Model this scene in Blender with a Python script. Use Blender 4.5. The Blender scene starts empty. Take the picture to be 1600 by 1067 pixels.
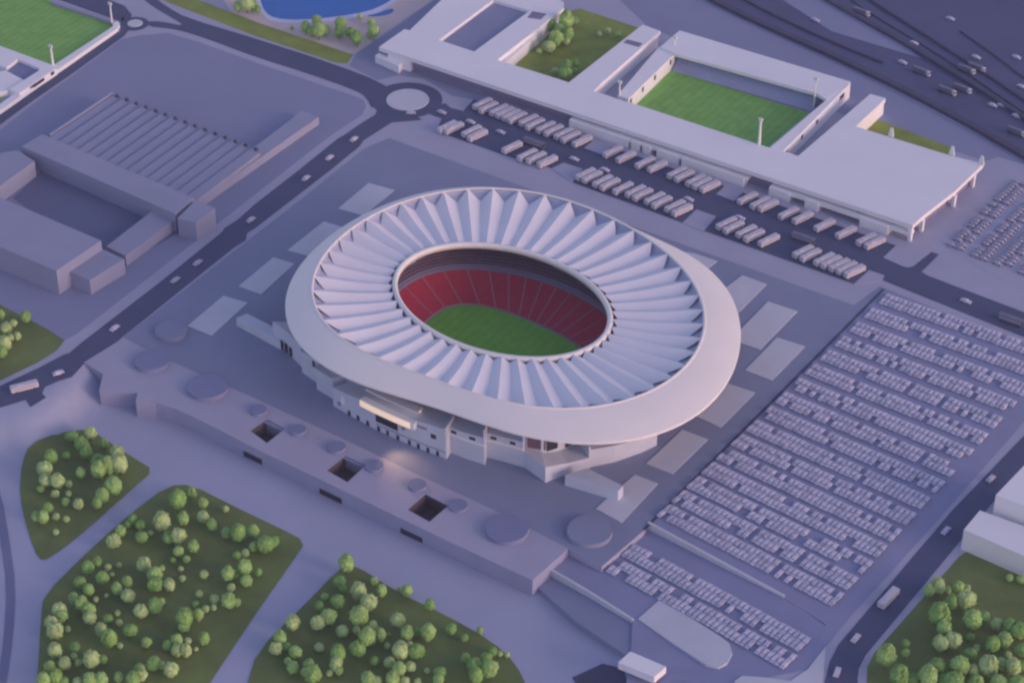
import bpy, bmesh, math, random
from mathutils import Vector, Matrix, noise
from mathutils.geometry import tessellate_polygon
R = math.radians
random.seed(7)
sc = bpy.context.scene
col = sc.collection

# ------------------------------------------------------------------ camera
H = 820.0                      # camera height in metres
DEP = R(36)                    # how far it looks down
FPX = 3600.0                   # focal length in photo pixels (photo 1600 wide)
cam_d = bpy.data.cameras.new("camera")
cam = bpy.data.objects.new("camera", cam_d)
col.objects.link(cam)
cam_d.sensor_width = 36
cam_d.lens = FPX / 1600 * 36
cam_d.clip_start = 10
cam_d.clip_end = 20000
CAM = Vector((0, -H / math.tan(DEP), H))
cam.location = CAM
cam.rotation_euler = (math.pi / 2 - DEP, 0, 0)
sc.camera = cam

# ------------------------------------------------------------------ light
SUN_AZ = R(-30)                 # direction the sun stands in, measured from +X
SUN_EL = R(14)
world = bpy.data.worlds.new("World")
sc.world = world
world.use_nodes = True
wn = world.node_tree.nodes
bg = wn["Background"]
sky = wn.new("ShaderNodeTexSky")
sky.sky_type = 'NISHITA'
sky.sun_disc = False
sky.sun_elevation = SUN_EL
sky.sun_rotation = math.pi / 2 - SUN_AZ
sky.ozone_density = 2.0
sky.air_density = 1.0
tint = wn.new("ShaderNodeMix")
tint.data_type = 'RGBA'
tint.blend_type = 'MULTIPLY'
tint.inputs[0].default_value = 1.0
tint.inputs[7].default_value = (1.23, 0.875, 0.92, 1)
world.node_tree.links.new(sky.outputs[0], tint.inputs[6])
world.node_tree.links.new(tint.outputs[2], bg.inputs[0])
bg.inputs[1].default_value = 0.15
sun_d = bpy.data.lights.new("sun", 'SUN')
sun_d.energy = 0.5
sun_d.angle = R(16)
sun_d.color = (1.0, 0.70, 0.60)
sun = bpy.data.objects.new("sun", sun_d)
col.objects.link(sun)
sdir = Vector((math.cos(SUN_AZ) * math.cos(SUN_EL), math.sin(SUN_AZ) * math.cos(SUN_EL), math.sin(SUN_EL)))
sun.rotation_euler = sdir.to_track_quat('Z', 'Y').to_euler()
sc.view_settings.view_transform = 'Standard'
sc.view_settings.look = 'None'
sc.view_settings.gamma = 1
sc.view_settings.exposure = 0.76
sc.cycles.filter_width = 2.4
sc.cycles.max_bounces = 6

# ------------------------------------------------------------------ helpers
def G(px, py, z=0.0):
    """world point at height z under a point of the survey sheet (1600 x 1067)"""
    f = Vector((0, math.cos(DEP), -math.sin(DEP)))
    u = Vector((0, math.sin(DEP), math.cos(DEP)))
    r = f * FPX + Vector((1, 0, 0)) * (px - 800) + u * (533.5 - py)
    t = (H - z) / -r.z
    p = CAM + r * t
    return Vector((p.x, p.y, z))

def ANG(deg):
    return Vector((math.cos(R(deg)), math.sin(R(deg)), 0))
DA, DB = -34.0, 56.0           # the two street directions
VA, VB = ANG(DA), ANG(DB)

EH = (0.50, 0.44, 0.60)        # light on a level surface, used to turn seen colours into albedo
def lin(c):
    c /= 255.0
    return c / 12.92 if c <= 0.04045 else ((c + 0.055) / 1.055) ** 2.4
def alb(r, g, b):
    return tuple(min(0.85, lin(v) / e) for v, e in zip((r, g, b), EH))

MATS = {}
def mat(name, rgb, rough=0.8, var=0.06, scale=0.15, bump=0.0, spec=0.3, metallic=0.0, detail=4, emit=None, est=0.0, stripes=None):
    m = bpy.data.materials.new(name)
    m.use_nodes = True
    nt = m.node_tree
    b = nt.nodes["Principled BSDF"]
    b.inputs["Roughness"].default_value = rough
    b.inputs["Specular IOR Level"].default_value = spec
    b.inputs["Metallic"].default_value = metallic
    tc = nt.nodes.new("ShaderNodeTexCoord")
    n = nt.nodes.new("ShaderNodeTexNoise")
    n.inputs["Scale"].default_value = scale
    n.inputs["Detail"].default_value = detail
    n.inputs["Roughness"].default_value = 0.6
    nt.links.new(tc.outputs["Object"], n.inputs["Vector"])
    rp = nt.nodes.new("ShaderNodeValToRGB")
    rp.color_ramp.elements[0].position = 0.3
    rp.color_ramp.elements[1].position = 0.7
    rp.color_ramp.elements[0].color = tuple(max(0, c * (1 - var)) for c in rgb) + (1,)
    rp.color_ramp.elements[1].color = tuple(min(1, c * (1 + var)) for c in rgb) + (1,)
    nt.links.new(n.outputs["Fac"], rp.inputs[0])
    out = rp.outputs[0]
    if stripes:                # mown bands on a pitch: (angle, width, strength)
        a, w, k = stripes
        mp = nt.nodes.new("ShaderNodeMapping")
        mp.inputs["Rotation"].default_value = (0, 0, R(-a))
        nt.links.new(tc.outputs["Object"], mp.inputs["Vector"])
        wv = nt.nodes.new("ShaderNodeTexWave")
        wv.inputs["Scale"].default_value = 0.314 / w
        wv.inputs["Distortion"].default_value = 0
        nt.links.new(mp.outputs[0], wv.inputs["Vector"])
        mr = nt.nodes.new("ShaderNodeMapRange")
        mr.inputs[1].default_value = 0.4
        mr.inputs[2].default_value = 0.6
        mr.inputs[3].default_value = 1 - k
        mr.inputs[4].default_value = 1 + k
        nt.links.new(wv.outputs["Fac"], mr.inputs[0])
        mx = nt.nodes.new("ShaderNodeVectorMath")
        mx.operation = 'SCALE'
        nt.links.new(out, mx.inputs[0])
        nt.links.new(mr.outputs[0], mx.inputs["Scale"])
        out = mx.outputs[0]
    nt.links.new(out, b.inputs["Base Color"])
    if bump:
        bp = nt.nodes.new("ShaderNodeBump")
        bp.inputs["Strength"].default_value = bump
        bp.inputs["Distance"].default_value = 0.3
        n2 = nt.nodes.new("ShaderNodeTexNoise")
        n2.inputs["Scale"].default_value = scale * 8
        nt.links.new(tc.outputs["Object"], n2.inputs["Vector"])
        nt.links.new(n2.outputs["Fac"], bp.inputs["Height"])
        nt.links.new(bp.outputs[0], b.inputs["Normal"])
    if emit:
        b.inputs["Emission Color"].default_value = emit + (1,)
        b.inputs["Emission Strength"].default_value = est
    MATS[name] = m
    return m

mat("pavement", alb(122, 117, 151), var=0.05, scale=0.03)
mat("plaza_paving", alb(97, 98, 134), var=0.06, scale=0.02)
mat("plot_paving", alb(99, 99, 137), var=0.05, scale=0.015)
mat("park_paving", alb(120, 118, 154), var=0.05, scale=0.02)
mat("path_paving", alb(80, 82, 122), var=0.05, scale=0.05)
mat("courtyard_paving", alb(74, 77, 114), var=0.05, scale=0.05)  # the slab's shade over the courtyard is put into this darker colour
mat("asphalt", alb(56, 59, 93), var=0.07, scale=0.03, rough=0.75)
mat("highway_asphalt", alb(60, 62, 98), var=0.09, scale=0.02, rough=0.75)
mat("lot_paving", alb(101, 100, 140), var=0.06, scale=0.03)
mat("concrete_pad", alb(145, 140, 168), var=0.04, scale=0.05)
mat("podium_roof", alb(121, 115, 149), var=0.05, scale=0.03)
mat("podium_wall", alb(112, 108, 146), var=0.06, scale=0.08)
mat("disc_grey", alb(90, 91, 132), var=0.05, scale=0.1)
mat("white_roof", alb(172, 163, 190), var=0.03, scale=0.03, rough=0.6)
mat("white_wall", alb(172, 164, 190), var=0.04, scale=0.06, rough=0.7)
mat("hall_grey", alb(109, 107, 142), var=0.05, scale=0.03)
mat("hall_roof", alb(99, 100, 137), var=0.05, scale=0.05)
mat("membrane", alb(166, 158, 186), var=0.03, scale=0.05, rough=0.55)
mat("apron", alb(172, 162, 182), var=0.025, scale=0.03, rough=0.55)
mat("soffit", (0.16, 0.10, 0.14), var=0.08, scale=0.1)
mat("gap_panel", alb(124, 123, 162), var=0.06, scale=0.1, rough=0.5)
mat("facade", alb(142, 140, 172), var=0.05, scale=0.08)
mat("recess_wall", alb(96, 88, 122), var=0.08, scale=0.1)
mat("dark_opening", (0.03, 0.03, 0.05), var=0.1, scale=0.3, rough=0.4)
mat("dark_glass", (0.025, 0.03, 0.05), var=0.1, scale=0.3, rough=0.2, spec=0.5)
mat("seat_red", (0.52, 0.055, 0.10), var=0.12, scale=0.4, rough=0.7)
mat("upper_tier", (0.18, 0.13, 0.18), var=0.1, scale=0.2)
mat("aisle", (0.42, 0.26, 0.30), var=0.06, scale=0.3)
mat("pitch_grass", (0.17, 0.48, 0.06), var=0.1, scale=0.12, stripes=(DA, 6, 0.035))
mat("training_grass", (0.21, 0.47, 0.10), var=0.12, scale=0.1, stripes=(DA, 6, 0.035))
mat("lawn", (0.15, 0.205, 0.06), var=0.2, scale=0.04, bump=0.4, detail=8)
mat("court_lawn", (0.24, 0.31, 0.06), var=0.2, scale=0.06, bump=0.4, detail=8)
mat("sand", alb(150, 132, 150), var=0.06, scale=0.06)
mat("rim_white", alb(150, 145, 185), var=0.04, scale=0.1)
mat("water", (0.006, 0.15, 0.50), var=0.06, scale=0.05, rough=0.25, spec=0.4)
mat("bark", (0.10, 0.075, 0.055), var=0.2, scale=2)
for i, c in enumerate([(0.34, 0.56, 0.17), (0.45, 0.62, 0.25), (0.25, 0.46, 0.12)]):
    mat("leaf_%s" % ("mid", "pale", "deep")[i], c, var=0.3, scale=0.5, rough=0.7)
mat("vehicle_white", (0.58, 0.57, 0.62), var=0.03, scale=0.3, rough=0.45, spec=0.5)
mat("vehicle_grey", (0.16, 0.17, 0.24), var=0.05, scale=0.3, rough=0.45, spec=0.5)
mat("car_white", (0.60, 0.60, 0.73), var=0.04, scale=0.3, rough=0.45, spec=0.5)
mat("car_pale", (0.48, 0.49, 0.62), var=0.05, scale=0.3, rough=0.45, spec=0.5)
mat("car_silver", (0.40, 0.40, 0.47), var=0.05, scale=0.3, rough=0.45, spec=0.5)
mat("car_glass", (0.44, 0.45, 0.57), var=0.1, scale=0.3, rough=0.3, spec=0.5)
mat("car_shaded", (0.36, 0.36, 0.46), var=0.1, scale=0.3, rough=0.45, spec=0.5)  # shadows among the far lot's pale cars are put into this darker paint
mat("tyre", (0.03, 0.03, 0.04), var=0.1, scale=2)
mat("barrier", (0.075, 0.08, 0.14), var=0.1, scale=0.1)
mat("mast_white", (0.72, 0.78, 0.72), var=0.03, scale=1)
mat("lamp_glow", (0.9, 0.7, 0.5), emit=(1.0, 0.74, 0.55), est=0.30)
mat("well_shaft", (0.09, 0.08, 0.10), var=0.15, scale=0.2)
mat("crest", (0.8, 0.8, 0.85), var=0.02, scale=1)

def tag(o, label=None, cat=None, group=None, kind=None):
    if label: o["label"] = label
    if cat: o["category"] = cat
    if group: o["group"] = group
    if kind: o["kind"] = kind
    return o

def link(name, bm, m, parent=None, smooth=False):
    me = bpy.data.meshes.new(name)
    bmesh.ops.recalc_face_normals(bm, faces=bm.faces)
    bm.to_mesh(me)
    bm.free()
    ms = m if isinstance(m, (list, tuple)) else [m]
    for k in ms:
        me.materials.append(MATS[k])
    if smooth:
        for p in me.polygons: p.use_smooth = True
    o = bpy.data.objects.new(name, me)
    col.objects.link(o)
    if parent:
        o.parent = parent
        o.matrix_parent_inverse = Matrix.Translation(-parent.location) if parent.rotation_euler.z == 0 else parent.matrix_basis.inverted()
    return o

def empty(name, loc, label, cat, group=None, rz=0.0):
    o = bpy.data.objects.new(name, None)
    o.empty_display_size = 2
    o.location = loc
    o.rotation_euler = (0, 0, rz)
    col.objects.link(o)
    return tag(o, label, cat, group)

def chaikin(pts, n=2, closed=True):
    for _ in range(n):
        q = []
        L = len(pts)
        rng = range(L if closed else L - 1)
        if not closed: q.append(pts[0])
        for i in rng:
            a, b = pts[i], pts[(i + 1) % L]
            q.append(a.lerp(b, 0.25)); q.append(a.lerp(b, 0.75))
        if not closed: q.append(pts[-1])
        pts = q
    return pts

def PX(l, z=0.0):
    return [G(p[0], p[1], p[2] if len(p) > 2 else z) for p in l]

def cap(bm, vs):
    """fill an outline that may have re-entrant corners"""
    if len(vs) <= 4: return [bm.faces.new(vs)]
    fs = []
    for t in tessellate_polygon([[Vector((v.co.x, v.co.y, 0)) for v in vs]]):
        q = [vs[i] for i in t]
        if (q[1].co - q[0].co).cross(q[2].co - q[0].co).length > 1e-7: fs.append(bm.faces.new(q))
    return fs

def add_sheet(bm, pts):
    return cap(bm, [bm.verts.new(p) for p in pts])

def add_prism(bm, pts, z0, z1=None, mi=0):
    """walls and top over outline pts; z1 None keeps each point's own height as the top"""
    top = [bm.verts.new((p.x, p.y, p.z if z1 is None else z1)) for p in pts]
    bot = [bm.verts.new((p.x, p.y, z0)) for p in pts]
    fs = cap(bm, top) + cap(bm, bot[::-1])
    n = len(pts)
    for i in range(n):
        fs.append(bm.faces.new([top[i], bot[i], bot[(i + 1) % n], top[(i + 1) % n]]))
    for f in fs: f.material_index = mi
    return fs

def sheet(name, l, m, z, smooth=0, kind="structure"):
    pts = PX(l, 0)
    if smooth: pts = chaikin(pts, smooth)
    bm = bmesh.new()
    pts = [Vector((p.x, p.y, z)) for p in pts]
    add_sheet(bm, pts)
    o = link(name, bm, m)
    return tag(o, kind=kind)

def prism(name, l, m, z0, z1, parent=None, zpx=None, bevel=0.0):
    """outline given on the sheet at height zpx (default: its top)"""
    pts = PX(l, z1 if zpx is None else zpx)
    bm = bmesh.new()
    add_prism(bm, pts, z0, z1)
    if bevel:
        bmesh.ops.recalc_face_normals(bm, faces=bm.faces)
        es = [e for e in bm.edges if all(abs(v.co.z - z1) < 1e-4 for v in e.verts)]
        bmesh.ops.bevel(bm, geom=es, offset=bevel, segments=2, affect='EDGES')
    return link(name, bm, m, parent)

def add_box(bm, c, dx, dy, dz, ang, mi=0, taper=1.0):
    """box standing on c (bottom centre), length dx along ang"""
    a, b = ANG(ang), ANG(ang + 90)
    vs = []
    for z, k in ((0, 1.0), (dz, taper)):
        for sx, sy in ((-1, -1), (1, -1), (1, 1), (-1, 1)):
            vs.append(bm.verts.new(c + a * sx * dx / 2 * k + b * sy * dy / 2 * k + Vector((0, 0, z))))
    for q in ((0, 3, 2, 1), (4, 5, 6, 7), (0, 1, 5, 4), (1, 2, 6, 5), (2, 3, 7, 6), (3, 0, 4, 7)):
        f = bm.faces.new([vs[i] for i in q]); f.material_index = mi

def add_cyl(bm, c, r, h, n=32, r2=None, mi=0):
    r2 = r if r2 is None else r2
    t = [bm.verts.new(c + Vector((math.cos(2 * math.pi * i / n) * r2, math.sin(2 * math.pi * i / n) * r2, h))) for i in range(n)]
    b = [bm.verts.new(c + Vector((math.cos(2 * math.pi * i / n) * r, math.sin(2 * math.pi * i / n) * r, 0))) for i in range(n)]
    fs = [bm.faces.new(t), bm.faces.new(b[::-1])]
    for i in range(n):
        fs.append(bm.faces.new([t[i], b[i], b[(i + 1) % n], t[(i + 1) % n]]))
    for f in fs: f.material_index = mi

def wall_box(name, p, q, thick, z0, z1, m, parent=None):
    d = (q - p); L = d.length
    bm = bmesh.new()
    c = (p + q) / 2
    add_box(bm, Vector((c.x, c.y, z0)), L, thick, z1 - z0, math.degrees(math.atan2(d.y, d.x)))
    return link(name, bm, m, parent)

def panel_on(name, p, q, out, z0, z1, m, parent, proud=0.15):
    """thin panel on a vertical wall between plan points p and q, outward direction out"""
    bm = bmesh.new()
    a, b = Vector((p.x, p.y, 0)), Vector((q.x, q.y, 0))
    add_prism(bm, [a - out * 0.1, b - out * 0.1, b + out * proud, a + out * proud], z0, z1)
    return link(name, bm, m, parent)

# ================================================================== GROUND
LOW = -11.0                    # level of the park in front of the podium
bm = bmesh.new()
add_sheet(bm, [Vector((x, y, -18)) for x, y in ((-9000, -9000), (9000, -9000), (9000, 9000), (-9000, 9000))])
tag(link("ground", bm, "pavement"), kind="structure")

front = PX([(-900, 980), (-150, 702), (0, 638), (40, 626), (48, 637), (72, 622), (66, 616), (70, 606), (90, 597), (112, 591), (131, 570),
            (170, 560), (260, 590), (420, 660), (620, 750), (840, 838), (889, 857), (940, 885), (1006, 828)])
bm = bmesh.new()
back = [Vector((1013, 0, 0))]
terr_edge = PX([(1012, 818), (1225, 932), (1290, 975), (1262, 1045), (1190, 1060), (1150, 1070), (1120, 1130)])
outl = front + terr_edge + [Vector((150, -900, 0)), Vector((2500, -900, 0)), Vector((3500, 4500, 0)), Vector((-3500, 4500, 0)), Vector((-2500, -300, 0))]
add_prism(bm, outl, -17, 0.0)
pass
tag(link("terrain", bm, "pavement"), kind="structure")

# lower park ground that climbs to the road on the left and to the car park terrace on the right
road_line = [(-400, 800), (-150, 702), (0, 640), (48, 640), (72, 624), (112, 594), (131, 572), (200, 560)]
def sstep(x):
    x = max(0.0, min(1.0, x)); return x * x * (3 - 2 * x)
def zpark(px, py):
    y = None
    for (x0, y0), (x1, y1) in zip(road_line, road_line[1:]):
        if x0 <= px <= x1: y = y0 + (y1 - y0) * (px - x0) / (x1 - x0)
    k = 0.0
    if y is not None and px < 131:
        k = 1 - sstep((py - y) / 80.0)
    elif y is not None:
        k = (1 - sstep((py - y) / 80.0)) * (1 - sstep((px - 131) / 40.0))
    r = sstep((px - 830) / 260.0) * 0.55
    return LOW * (1 - max(k, r)) - 0.02
bm = bmesh.new()
xs = [-420 + i * 20 for i in range(76)]
ys = [560 + i * 14 for i in range(46)]
vv = {}
for i, x in enumerate(xs):
    for j, y in enumerate(ys):
        z = zpark(x, y)
        vv[i, j] = bm.verts.new(G(x, y, z))
for i in range(len(xs) - 1):
    for j in range(len(ys) - 1):
        yy = None
        for (x0, y0), (x1, y1) in zip(road_line, road_line[1:]):
            if x0 <= xs[i] <= x1: yy = y0 + (y1 - y0) * (xs[i] - x0) / (x1 - x0)
        if yy is not None and ys[j + 1] < yy - 42: continue
        bm.faces.new([vv[i, j], vv[i + 1, j], vv[i + 1, j + 1], vv[i, j + 1]])
tag(link("park_ground", bm, "park_paving", smooth=True), kind="structure")

def drape(name, l, m, up, smooth=2):
    """sheet laid on the park ground"""
    pts = [Vector((x, y, 0)) for x, y in l]
    if smooth: pts = chaikin(pts, smooth)
    bm = bmesh.new()
    add_sheet(bm, pts)
    bmesh.ops.subdivide_edges(bm, edges=bm.edges, cuts=1, use_grid_fill=True)
    for v in bm.verts:
        v.co = G(v.co.x, v.co.y, zpark(v.co.x, v.co.y) + up)
    return tag(link(name, bm, m), kind="structure")

LAWN1 = [(31, 762), (34, 722), (48, 692), (90, 676), (142, 670), (160, 684), (214, 718), (240, 734), (214, 757), (130, 832), (76, 873), (60, 874), (44, 830), (34, 792)]
LAWN2 = [(50, 1130), (60, 1040), (64, 962), (68, 930), (130, 868), (200, 805), (262, 758), (300, 757), (360, 788), (440, 826), (478, 846), (460, 872), (390, 972), (320, 1078), (290, 1130)]
LAWN3 = [(372, 1130), (386, 1070), (402, 1016), (470, 950), (532, 886), (552, 880), (620, 924), (700, 962), (770, 1002), (806, 1036), (826, 1078), (836, 1130)]
def corner(l):                 # keep tips fairly crisp: double the points
    q = []
    for p in l: q += [p, p]
    return q
drape("lawn", LAWN1, "lawn", 0.35, 1)
drape("lawn", LAWN2, "lawn", 0.35, 1)
drape("lawn", LAWN3, "lawn", 0.35, 1)
drape("path", [(-30, 690), (2, 770), (14, 840), (25, 915), (20, 1000), (10, 1067), (0, 1130), (-16, 1130), (-5, 1067), (6, 1000), (11, 915), (2, 850), (-12, 780), (-44, 700)], "path_paving", 0.25, 1)

# ------------------------------------------------------------------ plots, plaza, roads
sheet("paving", [(-700, 300), (-60, 252), (40, 172), (190, 62), (215, 56), (262, 52), (310, 66), (400, 98), (552, 150), (568, 156), (572, 166), (566, 180), (520, 210), (455, 260), (330, 358), (120, 522), (98, 533), (0, 478), (-700, 560)], "plot_paving", 0.06)
sheet("lawn", [(-300, 440), (0, 476), (31, 492), (70, 512), (101, 532), (88, 548), (60, 566), (0, 595), (-300, 700)], "lawn", 0.12)
sheet("paving", [(905, -60), (1080, -60), (1140, 20), (1300, 90), (1480, 186), (1640, 268), (1560, 246), (1540, 252), (1340, 190), (1010, 40)], "plot_paving", 0.06)
sheet("paving", [(545, 103), (557, 84), (640, 28), (720, -30), (760, -40), (660, 40), (600, 90), (640, 108), (920, 204), (930, 214), (742, 157), (706, 150), (664, 124), (622, 118), (590, 126)], "plot_paving", 0.05)
sheet("plaza", [(193, 527), (400, 366), (470, 312), (532, 262), (570, 232), (608, 216), (1100, 394), (1334, 477), (1375, 447), (1382, 452), (1200, 636), (1006, 829), (940, 885), (888, 858), (600, 745), (400, 655), (250, 580)], "plaza_paving", 0.08)
sheet("road", [(-300, 735), (-150, 668), (0, 603), (62, 574), (100, 554), (108, 552), (128, 535), (250, 441), (348, 362), (350, 357), (372, 343), (400, 318), (462, 270), (528, 217), (537, 212), (566, 192), (586, 180), (600, 150), (660, 188),
               (612, 192), (568, 220), (562, 229), (518, 265), (400, 356), (386, 365), (384, 376), (366, 387), (185, 532), (155, 552), (130, 570), (112, 589), (90, 596), (70, 605), (66, 615), (72, 621), (48, 636), (40, 625), (0, 637), (-150, 701), (-300, 770)], "asphalt", 0.14)
sheet("road", [(225, -30), (238, -6), (262, 12), (290, 28), (400, 61), (520, 100), (594, 128), (620, 150), (583, 174), (572, 152), (556, 142), (480, 115), (400, 90), (320, 60), (285, 49), (262, 45), (232, 42), (228, 34), (252, 34), (290, 42), (268, 28), (240, 12), (212, -10), (205, -30)], "asphalt", 0.14, 1)
def disc_sheet(name, px, py, r, m, z, kind="structure"):
    bm = bmesh.new()
    c = G(px, py); c.z = z
    add_sheet(bm, [c + Vector((math.cos(2 * math.pi * i / 64) * r, math.sin(2 * math.pi * i / 64) * r, 0)) for i in range(64)])
    return tag(link(name, bm, m), kind=kind)
disc_sheet("road", 636, 157, 25.0, "asphalt", 0.18)
disc_sheet("road", 210, 38, 10.8, "asphalt", 0.18)
def low_disc(name, px, py, r, h, m, z0, label=None, cat=None, group=None, kind=None):
    bm = bmesh.new()
    c = G(px, py, z0)
    add_cyl(bm, c, r, h, 56, r - 0.25)
    return tag(link(name, bm, m), label, cat, group, kind)
low_disc("traffic_island", 637, 156.5, 15.2, 0.5, "concrete_pad", 0.18, "large round pale traffic island in the middle of the big roundabout", "traffic island")
low_disc("traffic_island", 211, 37, 5.8, 0.4, "concrete_pad", 0.18, "small pale traffic island on the roundabout beside the grass field corner", "traffic island")
sheet("road", [(192, 26), (204, 44), (194, 57), (118, 112), (40, 166), (-60, 240), (-60, 222), (24, 160), (110, 98), (184, 48)], "asphalt", 0.13)
sheet("road", [(206, 24), (200, 40), (186, 34), (165, 26), (80, -4), (20, -30), (90, -30), (170, 0), (195, 10)], "asphalt", 0.13)
# bus park and the street that leads on from it
sheet("road", [(650, 170), (696, 162), (704, 169), (724, 174), (740, 156), (1400, 384), (1456, 394), (1467, 398), (1440, 425), (1450, 431), (1600, 488), (1760, 548), (1760, 590), (1600, 527), (1379, 438), (1334, 444), (1099, 361), (1065, 348), (893, 285), (865, 264), (800, 247), (682, 206), (690, 186), (676, 181)], "asphalt", 0.16)
def curb(l, h=0.35, m="pavement"):
    pts = PX(l, 0)
    bm = bmesh.new()
    add_prism(bm, pts, 0.02, h)
    tag(link("pavement", bm, m), kind="structure")
curb([(913, 232), (928, 219), (956, 229), (943, 243)])
curb([(1119, 304), (1135, 289), (1163, 299), (1147, 315)])
curb([(1380, 403), (1402, 382), (1456, 393), (1427, 416), (1420, 418), (1412, 417)])
curb([(862, 264), (880, 255), (911, 265), (894, 286)])
curb([(1066, 349), (1088, 328), (1119, 339), (1099, 362)])
curb([(1333, 445), (1358, 423), (1382, 431), (1378, 440)])
# street on the right
sheet("road", [(1850, 440), (1700, 575), (1600, 681), (1488, 797), (1310, 1007), (1296, 1034), (1288, 1067), (1282, 1140), (1345, 1140), (1340, 1060), (1342, 1044), (1352, 1024), (1500, 846), (1610, 716), (1720, 606), (1850, 490)], "asphalt", 0.16)
sheet("lawn", [(1362, 1140), (1354, 1070), (1355, 1042), (1366, 1020), (1500, 868), (1516, 858), (1640, 900), (1800, 940), (1800, 1140)], "lawn", 0.12)
# car parks
sheet("car_park", [(1382, 450), (1600, 541), (1720, 590), (1600, 659), (1465, 813), (1330, 962), (1262, 1044), (1290, 975), (1225, 930), (1010, 816)], "lot_paving", 0.10)
sheet("car_park", [(1478, 385), (1590, 276), (1680, 300), (1680, 470), (1560, 436)], "pavement", 0.10)
# stepped lower terrace of the car park
bm = bmesh.new()
terr = PX([(938, 884, -4), (1010, 817, -4), (1120, 876, -2.2), (1225, 932, -0.4), (1290, 977, 0.02), (1262, 1046, 0.02), (1190, 1060, 0), (1150, 1072, 0), (1110, 1140, 0), (960, 1140, -3), (985, 1040, -3), (988, 968, -3), (920, 924, -4.2), (852, 885, -5), (880, 850, -5)])
add_prism(bm, terr, -17)
pass
tag(link("car_park", bm, "lot_paving"), kind="structure")
bm = bmesh.new()
add_prism(bm, PX([(830, 908, -8.6), (852, 893, -8.6), (920, 930, -7), (988, 975, -4.2), (1010, 1040, -3.2), (975, 1021, -3.6), (900, 970, -6)]), -17)
pass
tag(link("ramp", bm, "plaza_paving"), kind="structure")
def retaining(name, l, thick, rise, m, label, cat):
    bm = bmesh.new()
    pts = PX(l)
    for p, q in zip(pts, pts[1:]):
        d = (q - p); n = Vector((-d.y, d.x, 0)).normalized() * thick / 2
        zs = [p.z + rise, q.z + rise]
        v = []
        for z_, pt in ((0, p), (1, q)):
            for s in (-1, 1):
                v.append((bm.verts.new((pt.x + s * n.x, pt.y + s * n.y, pt.z - 6)), bm.verts.new((pt.x + s * n.x, pt.y + s * n.y, zs[z_]))))
        a, b, c, d2 = v
        for quad in ((a[1], b[1], d2[1], c[1]), (a[0], a[1], c[1], c[0]), (b[0], b[1], d2[1], d2[0]), (a[0], a[1], b[1], b[0]), (c[0], c[1], d2[1], d2[0])):
            bm.faces.new(quad)
    return tag(link(name, bm, m), label, cat)
retaining("retaining_wall", [(1013, 817, 0), (1225, 932, 0)], 1.6, 0.9, "concrete_pad", "long thin pale wall between the upper car rows and the lower terrace", "wall")
retaining("retaining_wall", [(853, 886, -4.9), (920, 925, -4.1), (989, 969, -2.9)], 1.4, 0.9, "concrete_pad", "short thin pale wall beside the sunken ramp at the podium end", "wall")
# dark sheet painting in the shade along the plaza's car park edge
sheet("edge_shade", [(1383, 452), (1200, 637), (1008, 829), (1004, 826), (1197, 634), (1379, 451)], "barrier", 0.2)
def island(l, z, label):
    pts = PX(l, 0)
    bm = bmesh.new()
    pts = [G(x, y, zz) for x, y, zz in l]
    add_prism(bm, [p + Vector((0, 0, 0.45)) for p in pts], -6)
    pass
    return tag(link("traffic_island", bm, "concrete_pad"), label, "traffic island")
island([(997, 967, -2.9), (1030, 938, -2.7), (1080, 966, -1.8), (1125, 994, -0.8), (1140, 1006, -0.5), (1144, 1020, -0.4), (1136, 1036, -0.4), (1122, 1043, -0.5), (1104, 1039, -0.7), (1050, 1004, -1.8)], -1, "long pale island with a rounded end below the lower car rows")
island([(1148, 1064, 0.02), (1160, 1056, 0.02), (1190, 1058, 0.02), (1235, 1064, 0.02), (1262, 1046, 0.02), (1290, 1010, 0.02), (1286, 1060, 0.02), (1278, 1100, 0.02), (1150, 1100, 0.02)], 0, "pale curved pavement island at the bottom corner of the car park")
# dark entrance pit by the small kiosk
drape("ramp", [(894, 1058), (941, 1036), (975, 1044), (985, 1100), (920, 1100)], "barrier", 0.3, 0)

# ------------------------------------------------------------------ lake and strip
sheet("lawn", [(240, -10), (262, -4), (268, -14), (310, 0), (400, 35), (545, 84), (552, 86), (543, 100), (527, 99), (400, 57), (262, 4)], "court_lawn", 0.10)
sheet("sand", [(330, -30), (360, 18), (400, 35), (546, 84), (556, 84), (600, 52), (690, -8), (720, -40)], "sand", 0.11)
sheet("pavement", [(392, -40), (400, 2), (412, 27), (428, 35), (470, 38), (520, 34), (580, 25), (602, 14), (622, 2), (655, -40)], "rim_white", 0.20, 1)
sheet("water", [(400, -60), (406, 0), (414, 20), (430, 30), (470, 32), (520, 28), (575, 19), (600, 8), (617, -3), (660, -60)], "water", 0.30, 1)
sheet("water", [(570, 26), (590, 22), (604, 16), (614, 14), (616, 19), (606, 24), (588, 27)], "water", 0.26, 1)

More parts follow.
